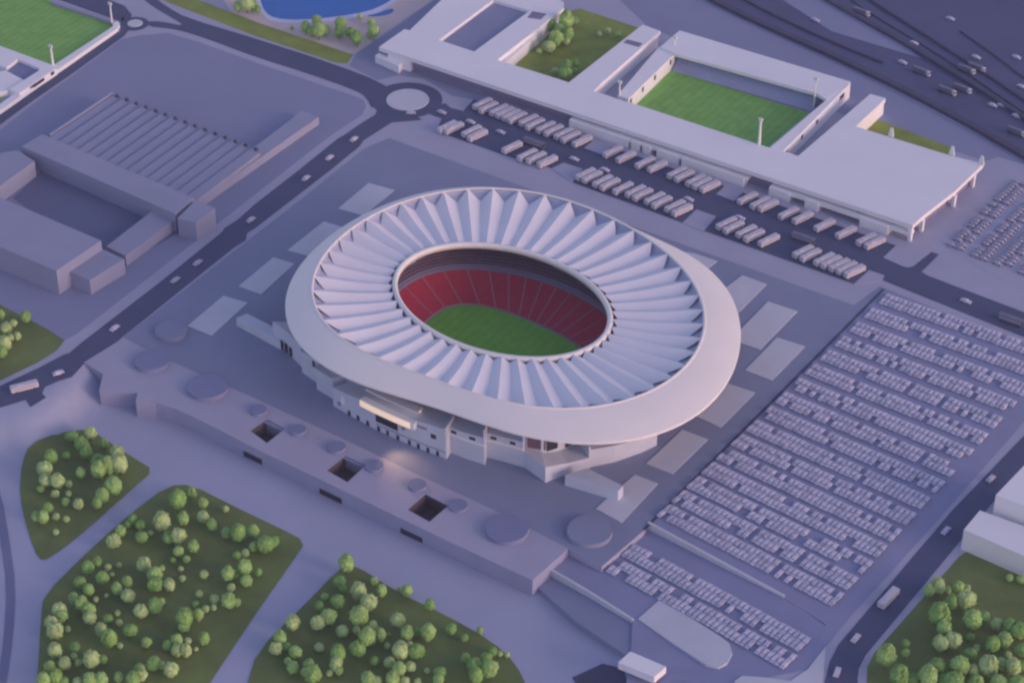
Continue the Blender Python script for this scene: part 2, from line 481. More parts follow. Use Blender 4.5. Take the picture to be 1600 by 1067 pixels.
# ------------------------------------------------------------------ highway
sheet("highway", [(1086, -60), (1110, 0), (1200, 44), (1350, 113), (1500, 188), (1600, 244), (1760, 340), (2200, 300), (2200, -200), (1100, -200)], "highway_asphalt", 0.14)
sheet("highway", [(1160, -60), (1222, 0), (1300, 50), (1440, 92), (1400, 62), (1300, 8), (1240, -40)], "plot_paving", 0.20)
def barrier(l, thick, h, label):
    pts = chaikin(PX(l, 0), 2, False)
    bm = bmesh.new()
    L, Rr = [], []
    for i, p in enumerate(pts):
        d = (pts[min(i + 1, len(pts) - 1)] - pts[max(i - 1, 0)]).normalized()
        n = Vector((-d.y, d.x, 0)) * thick / 2
        L.append(p + n); Rr.append(p - n)
    add_prism(bm, L + Rr[::-1], 0, h)
    pass
    return tag(link("barrier", bm, "barrier"), label, "barrier")
barrier([(1060, -30), (1110, 2), (1200, 45), (1300, 89), (1400, 137), (1500, 189), (1600, 246), (1700, 306)], 5.0, 3.0, "thick dark retaining barrier along the near edge of the highway")
barrier([(1120, -30), (1150, -6), (1200, 21), (1270, 54), (1330, 80), (1380, 100)], 1.6, 1.6, "thin dark barrier on the slip road just behind the near highway edge")
barrier([(1240, -40), (1278, -8), (1300, 7), (1400, 62), (1500, 122), (1600, 187), (1700, 252)], 3.6, 2.6, "dark barrier down the middle of the highway beside the pale wedge")
barrier([(1300, -20), (1362, 24), (1440, 70), (1520, 122), (1600, 178), (1680, 230)], 0.9, 1.0, "faint thin barrier between the two middle lanes of the highway")
barrier([(1300, -44), (1350, -4), (1440, 53), (1520, 104), (1600, 158), (1680, 212)], 1.8, 1.8, "narrow dark barrier along the far side of the middle lanes")
barrier([(1500, 50), (1560, 92), (1600, 124), (1700, 190)], 1.0, 1.2, "short dark barrier at the far upper right edge of the highway")

# ================================================================== STADIUM
SC = Vector((-2, -8.5, 0))
A0 = R(-38)
EA, EB = Vector((math.cos(A0), math.sin(A0), 0)), Vector((-math.sin(A0), math.cos(A0), 0))
def ell(t, a, b, z=0.0, n=2.0):
    c, s = math.cos(t), math.sin(t)
    k = (abs(c) ** n + abs(s) ** n) ** (-1.0 / n)
    return SC + EA * a * c * k + EB * b * s * k + Vector((0, 0, z))
outer_pts = [(-137, -2), (-133, -27), (-122, -48), (-106, -71), (-85, -89), (-65, -100), (-45, -110), (-16, -123), (9, -136), (28, -141), (44, -143), (64, -141), (79, -135), (100, -119), (115, -98), (126, -79), (131, -48), (133, -14), (128, 17)]
# smooth point-symmetric outline r(theta) fitted by least squares on even harmonics
def fit_outline(pts, harm=(0, 2, 4, 6)):
    rows, rhs = [], []
    for x, y in pts:
        d = Vector((x, y, 0)) - SC
        th = math.atan2(d.y, d.x)
        row = []
        for h in harm:
            row.append(math.cos(h * th))
            if h: row.append(math.sin(h * th))
        rows.append(row); rhs.append(d.length)
    n = len(rows[0])
    M = [[sum(r[i] * r[j] for r in rows) + (1e-3 if i == j and i > 4 else 0) for j in range(n)] + [sum(r[i] * b for r, b in zip(rows, rhs))] for i in range(n)]
    for i in range(n):
        p = max(range(i, n), key=lambda k: abs(M[k][i])); M[i], M[p] = M[p], M[i]
        for k in range(n):
            if k != i:
                f = M[k][i] / M[i][i]
                M[k] = [a - f * b for a, b in zip(M[k], M[i])]
    co = [M[i][n] / M[i][i] for i in range(n)]
    def r(th):
        v, k = 0.0, 0
        for h in harm:
            v += co[k] * math.cos(h * th); k += 1
            if h: v += co[k] * math.sin(h * th); k += 1
        return v
    return r
outer_pts += [(g.x, g.y) for g in (G(x, y, 38.5) for x, y in ((690, 285), (720, 286), (760, 289), (810, 294), (860, 303), (920, 321), (970, 342), (1010, 360), (1050, 380), (1090, 404), (640, 298), (590, 318), (540, 345), (500, 377), (466, 412)))]
ROUT = fit_outline(outer_pts, (0, 1, 2, 3, 4, 5))
ridge_pts = [(g.x, g.y) for g in (G(x, y, 42) for x, y in ((483, 460), (487, 430), (500, 408), (522, 384), (560, 352), (600, 327), (640, 311), (690, 300), (750, 293), (800, 296), (860, 306), (910, 323), (950, 338), (1005, 366), (1035, 386), (1075, 428), (1094, 480), (1095, 520), (1090, 550), (1070, 580), (1030, 606), (980, 622), (920, 633), (850, 635), (800, 630), (740, 615), (690, 599), (650, 583), (600, 563), (560, 541), (520, 514), (496, 488)))]
RRID = fit_outline(ridge_pts, (0, 1, 2, 3, 4))
def outline(th, off=0.0, z=0.0):
    return SC + Vector((math.cos(th), math.sin(th), 0)) * (ROUT(th) + off) + Vector((0, 0, z))
def ell_r(th, a, b):           # radius of the ellipse in world direction th
    u = Vector((math.cos(th), math.sin(th), 0))
    return 1.0 / math.sqrt((u.dot(EA) / a) ** 2 + (u.dot(EB) / b) ** 2)

stadium = empty("stadium", SC, "large oval stadium with a white folded membrane roof and red seats around a green pitch", "stadium")
RA, RB, ZR = 122.0, 102.0, 42.0      # ridge ring
IA, IB, ZI = 70.0, 50.5, 37.0        # inner ring
ZO = 35.0
NS = 288
def ring_surface(name, rows, m, closed_profile=False, smooth=True, n=NS):
    """rows: list of functions th -> point"""
    bm = bmesh.new()
    vs = [[bm.verts.new(f(2 * math.pi * i / n)) for i in range(n)] for f in rows]
    K = len(rows)
    for k in range(K if closed_profile else K - 1):
        a, b = vs[k], vs[(k + 1) % K]
        for i in range(n):
            j = (i + 1) % n
            bm.faces.new([a[i], a[j], b[j], b[i]])
    return link(name, bm, m, stadium, smooth)
def pol(th, r, z):
    return SC + Vector((math.cos(th), math.sin(th), 0)) * r + Vector((0, 0, z))
ISH = Vector((-4.3, 0.3, 0))       # the opening sits a little left of the roof's centre
def mixr(k, z):
    return lambda th: pol(th, RRID(th) * (1 - k) + max(ROUT(th), RRID(th) + 1.5) * k, z)
# smooth apron from the ridge ring out and down to the rim
prof = []
for k in (0.0, 0.12, 0.25, 0.4, 0.55, 0.7, 0.82, 0.92, 0.98, 1.0):
    prof.append(mixr(k, ZR - (ZR - ZO) * (0.7 * k + 0.3 * k ** 2.4)))
prof.append(mixr(1.0, ZO - 1.1))
ring_surface("roof_apron", prof, "apron")
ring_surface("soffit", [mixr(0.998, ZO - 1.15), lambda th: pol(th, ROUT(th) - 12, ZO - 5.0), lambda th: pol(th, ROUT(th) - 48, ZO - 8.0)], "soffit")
def tube(name, rf, z, w, h, m, n=NS):
    rows = []
    for q in range(12):
        a = 2 * math.pi * q / 12
        rows.append(lambda th, a=a: pol(th, rf(th) + math.cos(a) * w, z + math.sin(a) * h))
    return ring_surface(name, rows, m, True, True, n)
tube("outer_ring", lambda th: RRID(th), ZR - 0.2, 0.9, 0.55, "apron")
# inner ring: broad pale band with a deep inner lip
def ipol(off, z):
    return lambda th: pol(th, ell_r(th, IA, IB) + off, z) + ISH
ring_surface("inner_ring", [ipol(2.4, ZI - 0.4), ipol(1.9, ZI + 0.8), ipol(0.8, ZI + 1.1), ipol(-0.6, ZI + 0.8), ipol(-1.1, ZI - 0.2), ipol(-0.8, ZI - 2.6), ipol(2.4, ZI - 2.6)], "apron", True)
# folded membrane
NF = 46
bm = bmesh.new()
SUB = 8
RAD = 14
T0 = R(143.5 - 7.8)
def mem(t, s):
    """t ellipse angle, s 0 at ring .. 1 at the inner ring"""
    ph = ((t - T0) / (2 * math.pi) * NF) % 1.0
    zig = abs(ph - 0.5) * 2          # 1 at peaks, 0 at valleys
    zigs = zig
    so = 0.145 * (1 - zig)    # valleys stop short of the outer ring
    si = 0.055 * (1 - zig)
    ss = so + (1 - si - so) * s
    base = ZR + (ZI + 0.6 - ZR) * ss - 1.2 * math.sin(math.pi * ss)
    amp = 3.3 * (1 - ss) ** 1.2 + 1.3 * ss ** 3 + 0.7
    d = ell(t, RA, RB) - SC
    th = math.atan2(d.y, d.x)
    e = ell(t, IA + 2.0, IB + 2.0) - SC
    th2 = math.atan2(e.y, e.x)
    p = pol(th, RRID(th), 0) * (1 - ss) + (pol(th2, ell_r(th2, IA + 2.0, IB + 2.0), 0) + ISH) * ss
    p.z = base - amp * (1 - zigs)
    return p
TN = NF * SUB
grid = []
for k in range(RAD + 1):
    s = k / RAD
    grid.append([bm.verts.new(mem(T0 + 2 * math.pi * (i + 0.0) / TN, s)) for i in range(TN)])
for k in range(RAD):
    for i in range(TN):
        j = (i + 1) % TN
        bm.faces.new([grid[k][i], grid[k][j], grid[k + 1][j], grid[k + 1][i]])
link("roof_membrane", bm, "membrane", stadium, False)
# the gaps between fold tips show the deck below
ring_surface("gap_deck", [lambda th: pol(th, RRID(th) - 0.4, ZR - 1.0), lambda th: pol(th, RRID(th) - 1.8, ZR - 3.2), lambda th: pol(th, RRID(th) - 16, ZR - 7.6)], "gap_panel")
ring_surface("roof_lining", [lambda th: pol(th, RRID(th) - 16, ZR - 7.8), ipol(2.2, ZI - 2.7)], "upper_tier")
# bowl
PA, PB = 57.0, 30.0
KE, ZE = 0.45, 13.0
def bowl_fn(k, z, n0=2.7):
    def f(th):
        t = th
        r0 = ell_sup(th, PA, PB, n0)
        r1 = ell_r(th, 108, 88)
        return pol(th, r0 + (r1 - r0) * k, z)
    return f
def ell_sup(th, a, b, n):
    u = Vector((math.cos(th), math.sin(th), 0))
    x, y = abs(u.dot(EA)) / a, abs(u.dot(EB)) / b
    return (x ** n + y ** n) ** (-1.0 / n)
rows = []
NR = 26
for i in range(NR):            # real steps
    k0, k1 = 0.03 + (KE - 0.03) * i / NR, 0.03 + (KE - 0.03) * (i + 1) / NR
    z0 = 1.2 + (ZE - 1.2) * (i / NR) ** 1.12
    rows += [bowl_fn(k0, z0), bowl_fn(k1, z0)]
lower = ring_surface("lower_stand", rows, "seat_red", smooth=False, n=192)
ring_surface("stand_wall", [bowl_fn(0.0, 0.05), bowl_fn(0.029, 0.1), bowl_fn(0.03, 1.2)], "aisle", smooth=False, n=192)
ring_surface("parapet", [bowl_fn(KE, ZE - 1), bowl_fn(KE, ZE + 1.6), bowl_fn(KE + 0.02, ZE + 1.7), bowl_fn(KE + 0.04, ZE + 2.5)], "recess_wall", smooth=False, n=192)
rows = []
for i in range(14):
    k0, k1 = KE + 0.04 + (0.94 - KE) * i / 14, KE + 0.04 + (0.94 - KE) * (i + 1) / 14
    z0 = ZE + 2.5 + (31 - ZE - 2.5) * i / 14
    rows += [bowl_fn(k0, z0), bowl_fn(k1, z0)]
ring_surface("upper_stand", rows, "upper_tier", smooth=False, n=192)  # roof shade over the upper stand is painted into its dark colour
for q in range(34):            # stairs between the seat blocks
    th = 2 * math.pi * (q + 0.5) / 34
    bm = bmesh.new()
    tn = Vector((-math.sin(th), math.cos(th), 0))
    pr = []
    for i in range(NR):
        k0, k1 = 0.03 + (KE - 0.03) * i / NR, 0.03 + (KE - 0.03) * (i + 1) / NR
        z0 = 1.2 + (ZE - 1.2) * (i / NR) ** 1.12 + 0.12
        pr += [bowl_fn(k0, z0)(th), bowl_fn(k1, z0)(th)]
    L = [bm.verts.new(p - tn * 0.45) for p in pr]
    Q = [bm.verts.new(p + tn * 0.45) for p in pr]
    for i in range(len(pr) - 1):
        bm.faces.new([L[i], Q[i], Q[i + 1], L[i + 1]])
    link("stairway", bm, "aisle", lower)
bm = bmesh.new()
add_sheet(bm, [pol(2 * math.pi * i / 128, ell_sup(2 * math.pi * i / 128, PA + 0.5, PB + 0.5, 2.7), 0.3) for i in range(128)])
link("pitch", bm, "pitch_grass", stadium)
# wall ring behind the facade blocks
def wall_inset(th):            # the wall stands further back under the rim on the right and far sides
    d = math.degrees(th) % 360
    d = d - 360 if d > 220 else d
    a = max(0.0, min(1.0, (d + 80) / 16.0))
    b = max(0.0, min(1.0, (200 - d) / 25.0))
    return 20 + 24 * min(a, b)
ring_surface("facade_wall", [lambda th: pol(th, ROUT(th) - wall_inset(th), 0), lambda th: pol(th, ROUT(th) - wall_inset(th), ZO - 5.6)], "facade")

def inward(p, d):
    c = Vector((p.x, p.y, 0)) - SC
    return p - c.normalized() * d
def block(name, l, hs, depth, m="facade", parent=stadium, z0=0.0):
    """facade block: base points on the ground sheet, heights per point, running back toward the stadium"""
    pts = PX(l, 0)
    bm = bmesh.new()
    f_t = [bm.verts.new(p + Vector((0, 0, h))) for p, h in zip(pts, hs)]
    f_b = [bm.verts.new(p + Vector((0, 0, z0))) for p in pts]
    ins = [inward(p, depth) for p in pts]
    b_t = [bm.verts.new(p + Vector((0, 0, h))) for p, h in zip(ins, hs)]
    b_b = [bm.verts.new(p + Vector((0, 0, z0))) for p in ins]
    n = len(pts)
    for i in range(n - 1):
        bm.faces.new([f_t[i], f_t[i + 1], f_b[i + 1], f_b[i]])
        bm.faces.new([f_t[i], b_t[i], b_t[i + 1], f_t[i + 1]])
    bm.faces.new([f_t[0], f_b[0], b_b[0], b_t[0]])
    bm.faces.new([f_t[-1], b_t[-1], b_b[-1], f_b[-1]])
    return link(name, bm, m, parent), pts
def panel_seq(name, p, q, z0, z1, m, parent, proud=0.2):
    a = (p + q) / 2
    d = (q - p).normalized()
    out = Vector((d.y, -d.x, 0))
    if out.dot(a - SC) < 0: out = -out
    return panel_on(name, p, q, out, z0, z1, m, parent, proud)
block("facade_block", [(428, 534), (450, 552), (472, 574)], (15, 16, 16), 16)
block("facade_block", [(472, 582), (495, 598)], (16, 17), 14)
block("facade_block", [(495, 608), (521, 624)], (15, 15), 14)
main_l = [(521, 634), (546, 649), (589, 672), (626, 689), (660, 703), (697, 717)]
block("facade_block", main_l, (13.5, 15, 17.5, 19, 20, 21), 14)
_, b5 = block("facade_block", [(699, 706), (726, 716), (757, 726)], (18.5, 18.5, 19), 13)
_, b6 = block("facade_block", [(759, 714), (790, 722), (818, 730)], (17.5, 17.5, 18), 13)
block("facade_block", [(818, 729), (852, 754), (886, 741), (922, 731)], (11.5, 11, 8, 7.5), 20)
block("facade_block", [(921, 730), (960, 722), (1000, 708), (1026, 696)], (12.5, 12, 10.5, 8), 10)
# tall fins standing between the facade blocks
for x, y, h in ((697, 717, 22.5), (757, 726, 25), (818, 730, 24), (921, 731, 15)):
    p = G(x, y)
    q = inward(p, 14)
    wall_box("facade_fin", p, q, 1.0, 0, h, "facade", stadium)
# recessed upper loggia: dark and pale bays under the roof rim
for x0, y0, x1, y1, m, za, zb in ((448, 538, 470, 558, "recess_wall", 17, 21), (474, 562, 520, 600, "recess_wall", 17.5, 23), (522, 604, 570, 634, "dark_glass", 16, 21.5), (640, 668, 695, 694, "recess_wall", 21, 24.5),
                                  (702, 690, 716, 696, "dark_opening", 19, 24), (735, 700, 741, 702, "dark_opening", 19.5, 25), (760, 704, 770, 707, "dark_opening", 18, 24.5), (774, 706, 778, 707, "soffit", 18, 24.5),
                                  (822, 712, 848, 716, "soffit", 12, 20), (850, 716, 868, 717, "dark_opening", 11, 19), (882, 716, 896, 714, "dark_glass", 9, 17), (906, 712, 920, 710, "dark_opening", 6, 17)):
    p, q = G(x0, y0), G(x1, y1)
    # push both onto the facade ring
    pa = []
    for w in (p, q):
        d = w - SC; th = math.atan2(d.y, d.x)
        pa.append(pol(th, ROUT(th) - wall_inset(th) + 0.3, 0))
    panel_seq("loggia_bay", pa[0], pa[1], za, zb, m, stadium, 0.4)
def on_main(x):
    for (x0, y0), (x1, y1) in zip(main_l, main_l[1:]):
        if x0 <= x <= x1:
            return G(x, y0 + (y1 - y0) * (x - x0) / (x1 - x0))
panel_seq("window", on_main(588), on_main(622), 6.5, 13.5, "dark_glass", stadium)
panel_seq("window", on_main(674), on_main(682), 11.5, 14.5, "dark_glass", stadium)
for x in (546, 560, 575, 592, 606, 622, 640, 654, 669, 684):
    panel_seq("doorway", on_main(x - 2.2), on_main(x + 2.0), 0.0, 3.4, "dark_opening", stadium)
for x, y in ((441, 547), (448, 552), (455, 558)):
    panel_seq("doorway", G(x - 1.5, y - 1.4), G(x + 1.5, y + 1.4), 1, 7, "dark_opening", stadium, 0.5)
panel_seq("window", G(490.5, 594.8), G(494, 597.2), 11, 15, "dark_opening", stadium, 0.4)
# ledges and small openings on the two blocks to the right of the big window wall
for pts_, zz in ((b5, 13.5), (b6, 12.6)):
    for p, q in zip(pts_, pts_[1:]):
        panel_seq("ledge", p, q, zz, zz + 0.7, "white_wall", stadium, 0.9)
        panel_seq("window", p.lerp(q, 0.25), p.lerp(q, 0.55), zz + 1.6, zz + 3.6, "dark_glass", stadium, 0.15)
for x0, x1, za, zb in ((628, 634, 9, 11), (640, 668, 15.6, 17.0), (528, 533, 3, 5.5)):
    panel_seq("window", on_main(x0), on_main(x1), za, zb, "recess_wall", stadium, 0.15)
for p, q in zip([G(*c) for c in main_l][2:], [G(*c) for c in main_l][3:]):
    panel_seq("ledge", p, q, 4.6, 5.0, "recess_wall", stadium, 0.35)
# oval white crest on the wall
pc = on_main(537)
bm = bmesh.new()
dA = (on_main(545) - on_main(530)).normalized()
oA = Vector((dA.y, -dA.x, 0))
if oA.dot(pc - SC) < 0: oA = -oA
ov = [pc + oA * 0.3 + dA * 1.7 * math.cos(2 * math.pi * i / 24) + Vector((0, 0, 8.2 + 3.0 * math.sin(2 * math.pi * i / 24))) for i in range(24)]
ov2 = [p - oA * 0.4 for p in ov]
a_ = [bm.verts.new(p) for p in ov]; b_ = [bm.verts.new(p) for p in ov2]
bm.faces.new(a_)
for i in range(24): bm.faces.new([a_[i], a_[(i + 1) % 24], b_[(i + 1) % 24], b_[i]])
link("crest", bm, "crest", stadium)
# lit VIP balcony: slab, back wall lamps and canopy
def along(x0, x1, n, off):
    q = []
    for i in range(n + 1):
        p = on_main(x0 + (x1 - x0) * i / n)
        q.append(inward(p, -off))
    return q
def band(name, pts_out, pts_in, z0, z1, m):
    bm = bmesh.new()
    add_prism(bm, pts_out + pts_in[::-1], z0, z1)
    return link(name, bm, m, stadium)
band("balcony", along(570, 652, 8, 3.0), along(570, 652, 8, -1.0), 14.6, 19.4, "white_wall")
band("balcony_lamp", along(571, 646, 8, 3.35), along(571, 646, 8, 3.02), 15.0, 19.0, "lamp_glow")
band("balcony_lamp", along(572, 650, 8, -6.0), along(572, 650, 8, -6.6), 20.8, 23.4, "lamp_glow")
band("balcony_canopy", along(570, 652, 8, -1.5), along(570, 652, 8, -7.0), 23.6, 24.4, "white_wall")

# the balcony's warm flood on the plaza below
fl = bpy.data.lights.new("balcony_flood", 'SPOT')
fl.spot_size = R(64); fl.spot_blend = 1.0; fl.shadow_soft_size = 2.5
fl.energy = 24000; fl.color = (1.0, 0.58, 0.30)
flo = bpy.data.objects.new("balcony_flood", fl); col.objects.link(flo)
mid = along(585, 640, 2, 5.0)[1]
flo.location = mid + Vector((0, 0, 17))
flo.rotation_euler = (flo.location - G(632, 731, 0)).to_track_quat('Z', 'X').to_euler()

# low walls and ramps round the stadium
prism("entrance_block", [(883, 742), (917, 731), (974, 759), (966, 767)], "facade", 0, 7.5).name
o = bpy.data.objects["entrance_block"]; tag(o, "low grey entrance block with pale top on the plaza below the pink stadium wall", "entrance block")
o = prism("entrance_ramp", [(369, 497), (386, 490), (450, 522), (438, 534)], "facade", 0, 6.0)
tag(o, "low pale ramp block running into the shaded left side of the stadium", "entrance ramp")

# pale pads around the stadium
pads = [([(528, 326), (576, 286), (616, 297), (568, 337)], "pale paving pad at the stadium's upper left, nearest the roundabout"),
        ([(449, 391), (506, 346), (542, 357), (490, 402)], "second pale paving pad down the left side of the stadium, half hidden by the roof"),
        ([(373, 447), (427, 402), (460, 412), (408, 460)], "third pale paving pad down the left side, beside the widest bulge of the roof"),
        ([(293, 509), (349, 462), (387, 473), (331, 524)], "lowest pale paving pad on the left, above the grey drum on the plaza"),
        ([(1060, 392), (1085, 396), (1121, 408), (1100, 424)], "small sliver of pale paving pad at the roof's upper right edge"),
        ([(1120, 460), (1160, 430), (1198, 444), (1152, 490)], "pale paving pad at the right of the stadium, nearest the bus park"),
        ([(1142, 530), (1200, 471), (1246, 486), (1188, 546)], "second pale paving pad on the stadium's right, beside the roof's widest point"),
        ([(1164, 578), (1214, 527), (1258, 541), (1206, 594)], "third pale paving pad on the right, standing clear of the roof"),
        ([(1084, 648), (1138, 599), (1180, 613), (1126, 667)], "fourth pale paving pad on the right, tucked under the lower right roof edge"),
        ([(1010, 724), (1066, 671), (1106, 686), (1051, 740)], "fifth pale paving pad on the right, beside the pink lit wall"),
        ([(931, 794), (992, 741), (1028, 755), (971, 816)], "lowest pale paving pad on the right, next to the entrance block and grey drum")]
for l, lab in pads:
    o = prism("paving_pad", l, "concrete_pad", 0.05, 0.45)
    tag(o, lab, "paving pad", "pale paving pads around the stadium")

# ================================================================== PODIUM
podium = empty("podium_building", G(520, 760, LOW), "long low concrete podium along the park with a pale roof and three square light wells", "podium")
top_l = [(131, 566), (193, 528), (262, 562), (400, 623), (550, 692), (650, 740), (777, 799), (888, 857), (832, 906), (700, 845), (575, 785), (480, 739), (400, 701), (340, 670), (300, 650), (270, 637), (243, 629), (212, 627), (215, 613), (155, 609), (161, 584)]
wells = [[(391, 673), (418, 655), (445, 670), (417, 692)], [(511, 735), (540, 712), (571, 727), (543, 753)], [(637, 796), (665, 772), (700, 790), (671, 815)]]
bm = bmesh.new()
ZP = 0.5
loops = [PX(top_l, ZP)] + [PX(w, ZP) for w in wells]
es = []
for lp in loops:
    vs = [bm.verts.new(p) for p in lp]
    for i in range(len(vs)): es.append(bm.edges.new((vs[i], vs[(i + 1) % len(vs)])))
bmesh.ops.triangle_fill(bm, use_beauty=True, use_dissolve=False, edges=es)
link("roof", bm, "podium_roof", podium)
bm = bmesh.new()
pts = PX(top_l, ZP)
n = len(pts)
lo = [bm.verts.new((p.x, p.y, LOW - 5)) for p in pts]
hi = [bm.verts.new((p.x, p.y, ZP - 0.01)) for p in pts]
for i in range(n):
    bm.faces.new([hi[i], lo[i], lo[(i + 1) % n], hi[(i + 1) % n]])
link("wall", bm, "podium_wall", podium)
for w in wells:
    bm = bmesh.new()
    pts = PX(w, ZP)
    hi = [bm.verts.new((p.x, p.y, ZP - 0.02)) for p in pts]
    lo = [bm.verts.new((p.x, p.y, ZP - 9)) for p in pts]
    for i in range(4): bm.faces.new([hi[i], lo[i], lo[(i + 1) % 4], hi[(i + 1) % 4]])
    bm.faces.new(lo)
    link("light_well", bm, "well_shaft", podium)
for x0, y0, x1, y1, za in ((380, 691.5, 408, 704.8, -9.0), (499, 748, 533, 764.5, -9.6), (626, 809, 660, 825, -9.8)):
    p, q = G(x0, y0, ZP), G(x1, y1, ZP)
    d = (q - p).normalized(); out = Vector((d.y, -d.x, 0))
    if out.y > 0: out = -out
    panel_on("window", p, q, out, za, za + 3.4, "dark_opening", podium, 0.6)

discs = [(268, 520, 10.0, 0.1, "grey drum on the plaza just behind the podium's left end, nearest the road"), (237, 567, 10.8, ZP, "big round grey drum on the podium roof, nearest its stepped left end"), (325, 608, 12.2, ZP, "big round grey drum on the podium roof, second from the stepped left end"),
         (792, 830, 12.0, ZP, "big round grey drum astride the podium's right end, beyond the third light well"), (921, 833, 12.5, 0.1, "big round grey drum on the plaza corner next to the car park"),
         (404, 643, 5.2, ZP, "small round grey drum just above the leftmost square light well"), (465, 674, 5.2, ZP, "small round grey drum right of the leftmost square light well"), (526, 701, 5.4, ZP, "small round grey drum above left of the middle square light well"),
         (585, 730, 5.4, ZP, "small round grey drum right of the middle square light well, in the warm glow"), (652, 760, 5.4, ZP, "small round grey drum above the rightmost square light well"), (716, 792, 5.4, ZP, "small round grey drum right of the rightmost square light well")]
for x, y, r, z0, lab in discs:
    low_disc("roof_drum", x, y, r, 2.6 if r > 8 else 1.8, "disc_grey" if z0 > 0.3 else "plaza_paving", z0, lab, "drum", "round grey drums on and behind the podium")

# ================================================================== LONG WHITE BUILDING
ZL = 12.0
club = empty("long_building", G(1000, 230, 0), "long white flat roofed building beside the bus park, wrapped round a small football ground", "building")
def slab(l, z1=ZL, t=3.2, m="white_roof", name="roof", par=None):
    return prism(name, l, m, z1 - t, z1, par or club, bevel=0.0)
# front strip, then wings behind it (edges only touch)
def fr(x):                     # front edge of the roof on the sheet
    return (x, 74 + (x - 592) * (352 - 74) / (1426 - 592.0))
club_l = [(592, 74), fr(890), fr(1230), (1426, 352), (1443, 337), (1492, 299), (1537, 256), (1484, 243), (1337, 198), (1384, 154), (1360, 147), (1247, 244), (1225, 236), (1202, 231), (986, 161), (974, 158),
      (945, 148), (927, 143), (940, 130), (1032, 49), (1004, 39), (889, 129), (777, 94), (881, 13), (881, 4), (862, -6), (800, -26), (740, -36), (690, 0), (640, 48), (632, 46)]
patio = [(686, 63), (741, 81), (828, 17), (771, 0)]
bm = bmesh.new()
es = []
for lp in (PX(club_l, ZL), PX(patio, ZL)):
    vs = [bm.verts.new(p) for p in lp]
    for k in range(len(vs)): es.append(bm.edges.new((vs[k], vs[(k + 1) % len(vs)])))
bmesh.ops.triangle_fill(bm, use_beauty=True, use_dissolve=False, edges=es)
for lp, dz in ((PX(club_l, ZL), 3.2), (PX(patio, ZL), 5.0)):
    hi = [bm.verts.new(p) for p in lp]
    lo = [bm.verts.new(p - Vector((0, 0, dz))) for p in lp]
    for k in range(len(lp)):
        bm.faces.new([hi[k], lo[k], lo[(k + 1) % len(lp)], hi[(k + 1) % len(lp)]])
cap(bm, [bm.verts.new(p - Vector((0, 0, 3.19))) for p in PX(club_l, ZL)])
link("roof", bm, "white_roof", club)
prism("patio", [(686, 63), (741, 81), (828, 17), (771, 0)], "plot_paving", ZL - 3.18, ZL - 2.6, club, zpx=ZL)
prism("patio", [(824, 28), (845, 31), (854, 22), (832, 18)], "recess_wall", ZL - 0.2, ZL + 0.1, club)
prism("roof_light", [(974, 67), (998, 74), (1004, 68), (980, 62)], "recess_wall", ZL - 0.1, ZL + 0.15, club)
# recessed ground storey
def inset(pts_px, z):
    return PX(pts_px, z)
bm = bmesh.new()
sh = VB * 11
f0, f1 = G(604, 78, ZL), G(1421, 350, ZL)
bk = [G(1500, 288, ZL), G(1325, 196, ZL)]
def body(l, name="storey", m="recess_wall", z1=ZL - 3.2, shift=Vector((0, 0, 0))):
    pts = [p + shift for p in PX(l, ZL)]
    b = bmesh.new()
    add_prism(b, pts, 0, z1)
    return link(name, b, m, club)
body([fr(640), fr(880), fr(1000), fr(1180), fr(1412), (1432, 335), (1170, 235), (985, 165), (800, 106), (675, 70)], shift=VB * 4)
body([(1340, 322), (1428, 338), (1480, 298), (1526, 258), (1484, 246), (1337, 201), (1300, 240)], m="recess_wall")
body([(1296, 206), (1256, 244), (1290, 260), (1337, 198), (1382, 156), (1362, 150)], m="white_wall")
body([(606, 79), (640, 90), (700, 40), (690, 4), (642, 46)], m="white_wall")
body([(700, 62), (745, 82), (828, 20), (878, 14), (790, 92), (760, 100)], m="white_wall")
body([(893, 130), (924, 141), (1029, 51), (1006, 42)], m="white_wall")
# low front blocks that stand out under the roof edge
for x0, x1 in ((893, 986), (990, 1003), (1008, 1020), (1030, 1064), (1069, 1166), (1206, 1238), (1262, 1283), (1348, 1392)):
    p, q = G(*fr(x0), ZL), G(*fr(x1), ZL)
    bm = bmesh.new()
    add_prism(bm, [Vector((p.x, p.y, 0)) + VB * 3.9, Vector((q.x, q.y, 0)) + VB * 3.9, Vector((q.x, q.y, 0)) - VB * 3.0, Vector((p.x, p.y, 0)) - VB * 3.0], 0, 6.6)
    link("front_block", bm, "white_wall", club)
for x0, x1 in ((1206, 1426), (893, 1170)):
    p, q = G(*fr(x0), ZL), G(*fr(x1), ZL)
    bm = bmesh.new()
    add_prism(bm, [Vector((p.x, p.y, 0)) + VB * 3.8, Vector((q.x, q.y, 0)) + VB * 3.8, Vector((q.x, q.y, 0)) - VB * 2.0, Vector((p.x, p.y, 0)) - VB * 2.0], 4.4, 6.9)
    link("canopy", bm, "white_wall", club)
prism("front_block", [(586, 87), (592, 83), (630, 96), (623, 104)], "white_wall", 0, 6, club)
# angled supports on the right gable
for x, y in ((1426, 352), (1444, 337), (1494, 299), (1524, 268)):
    p = G(x, y, ZL)
    bm = bmesh.new()
    add_box(bm, Vector((p.x, p.y, 0)) - VA * 0.8, 2.2, 2.6, ZL - 3.3, DA, taper=1.15)
    link("gable_pier", bm, "white_wall", club)
# courtyard lawn
tag(sheet("lawn", [(760, 104), (868, 30), (890, 18), (906, 14), (1010, 48), (1006, 60), (900, 148), (880, 152)], "court_lawn", 0.12), kind="structure")
tag(sheet("lawn", [(1330, 206), (1350, 186), (1368, 186), (1490, 232), (1486, 262)], "court_lawn", 0.12), kind="structure")

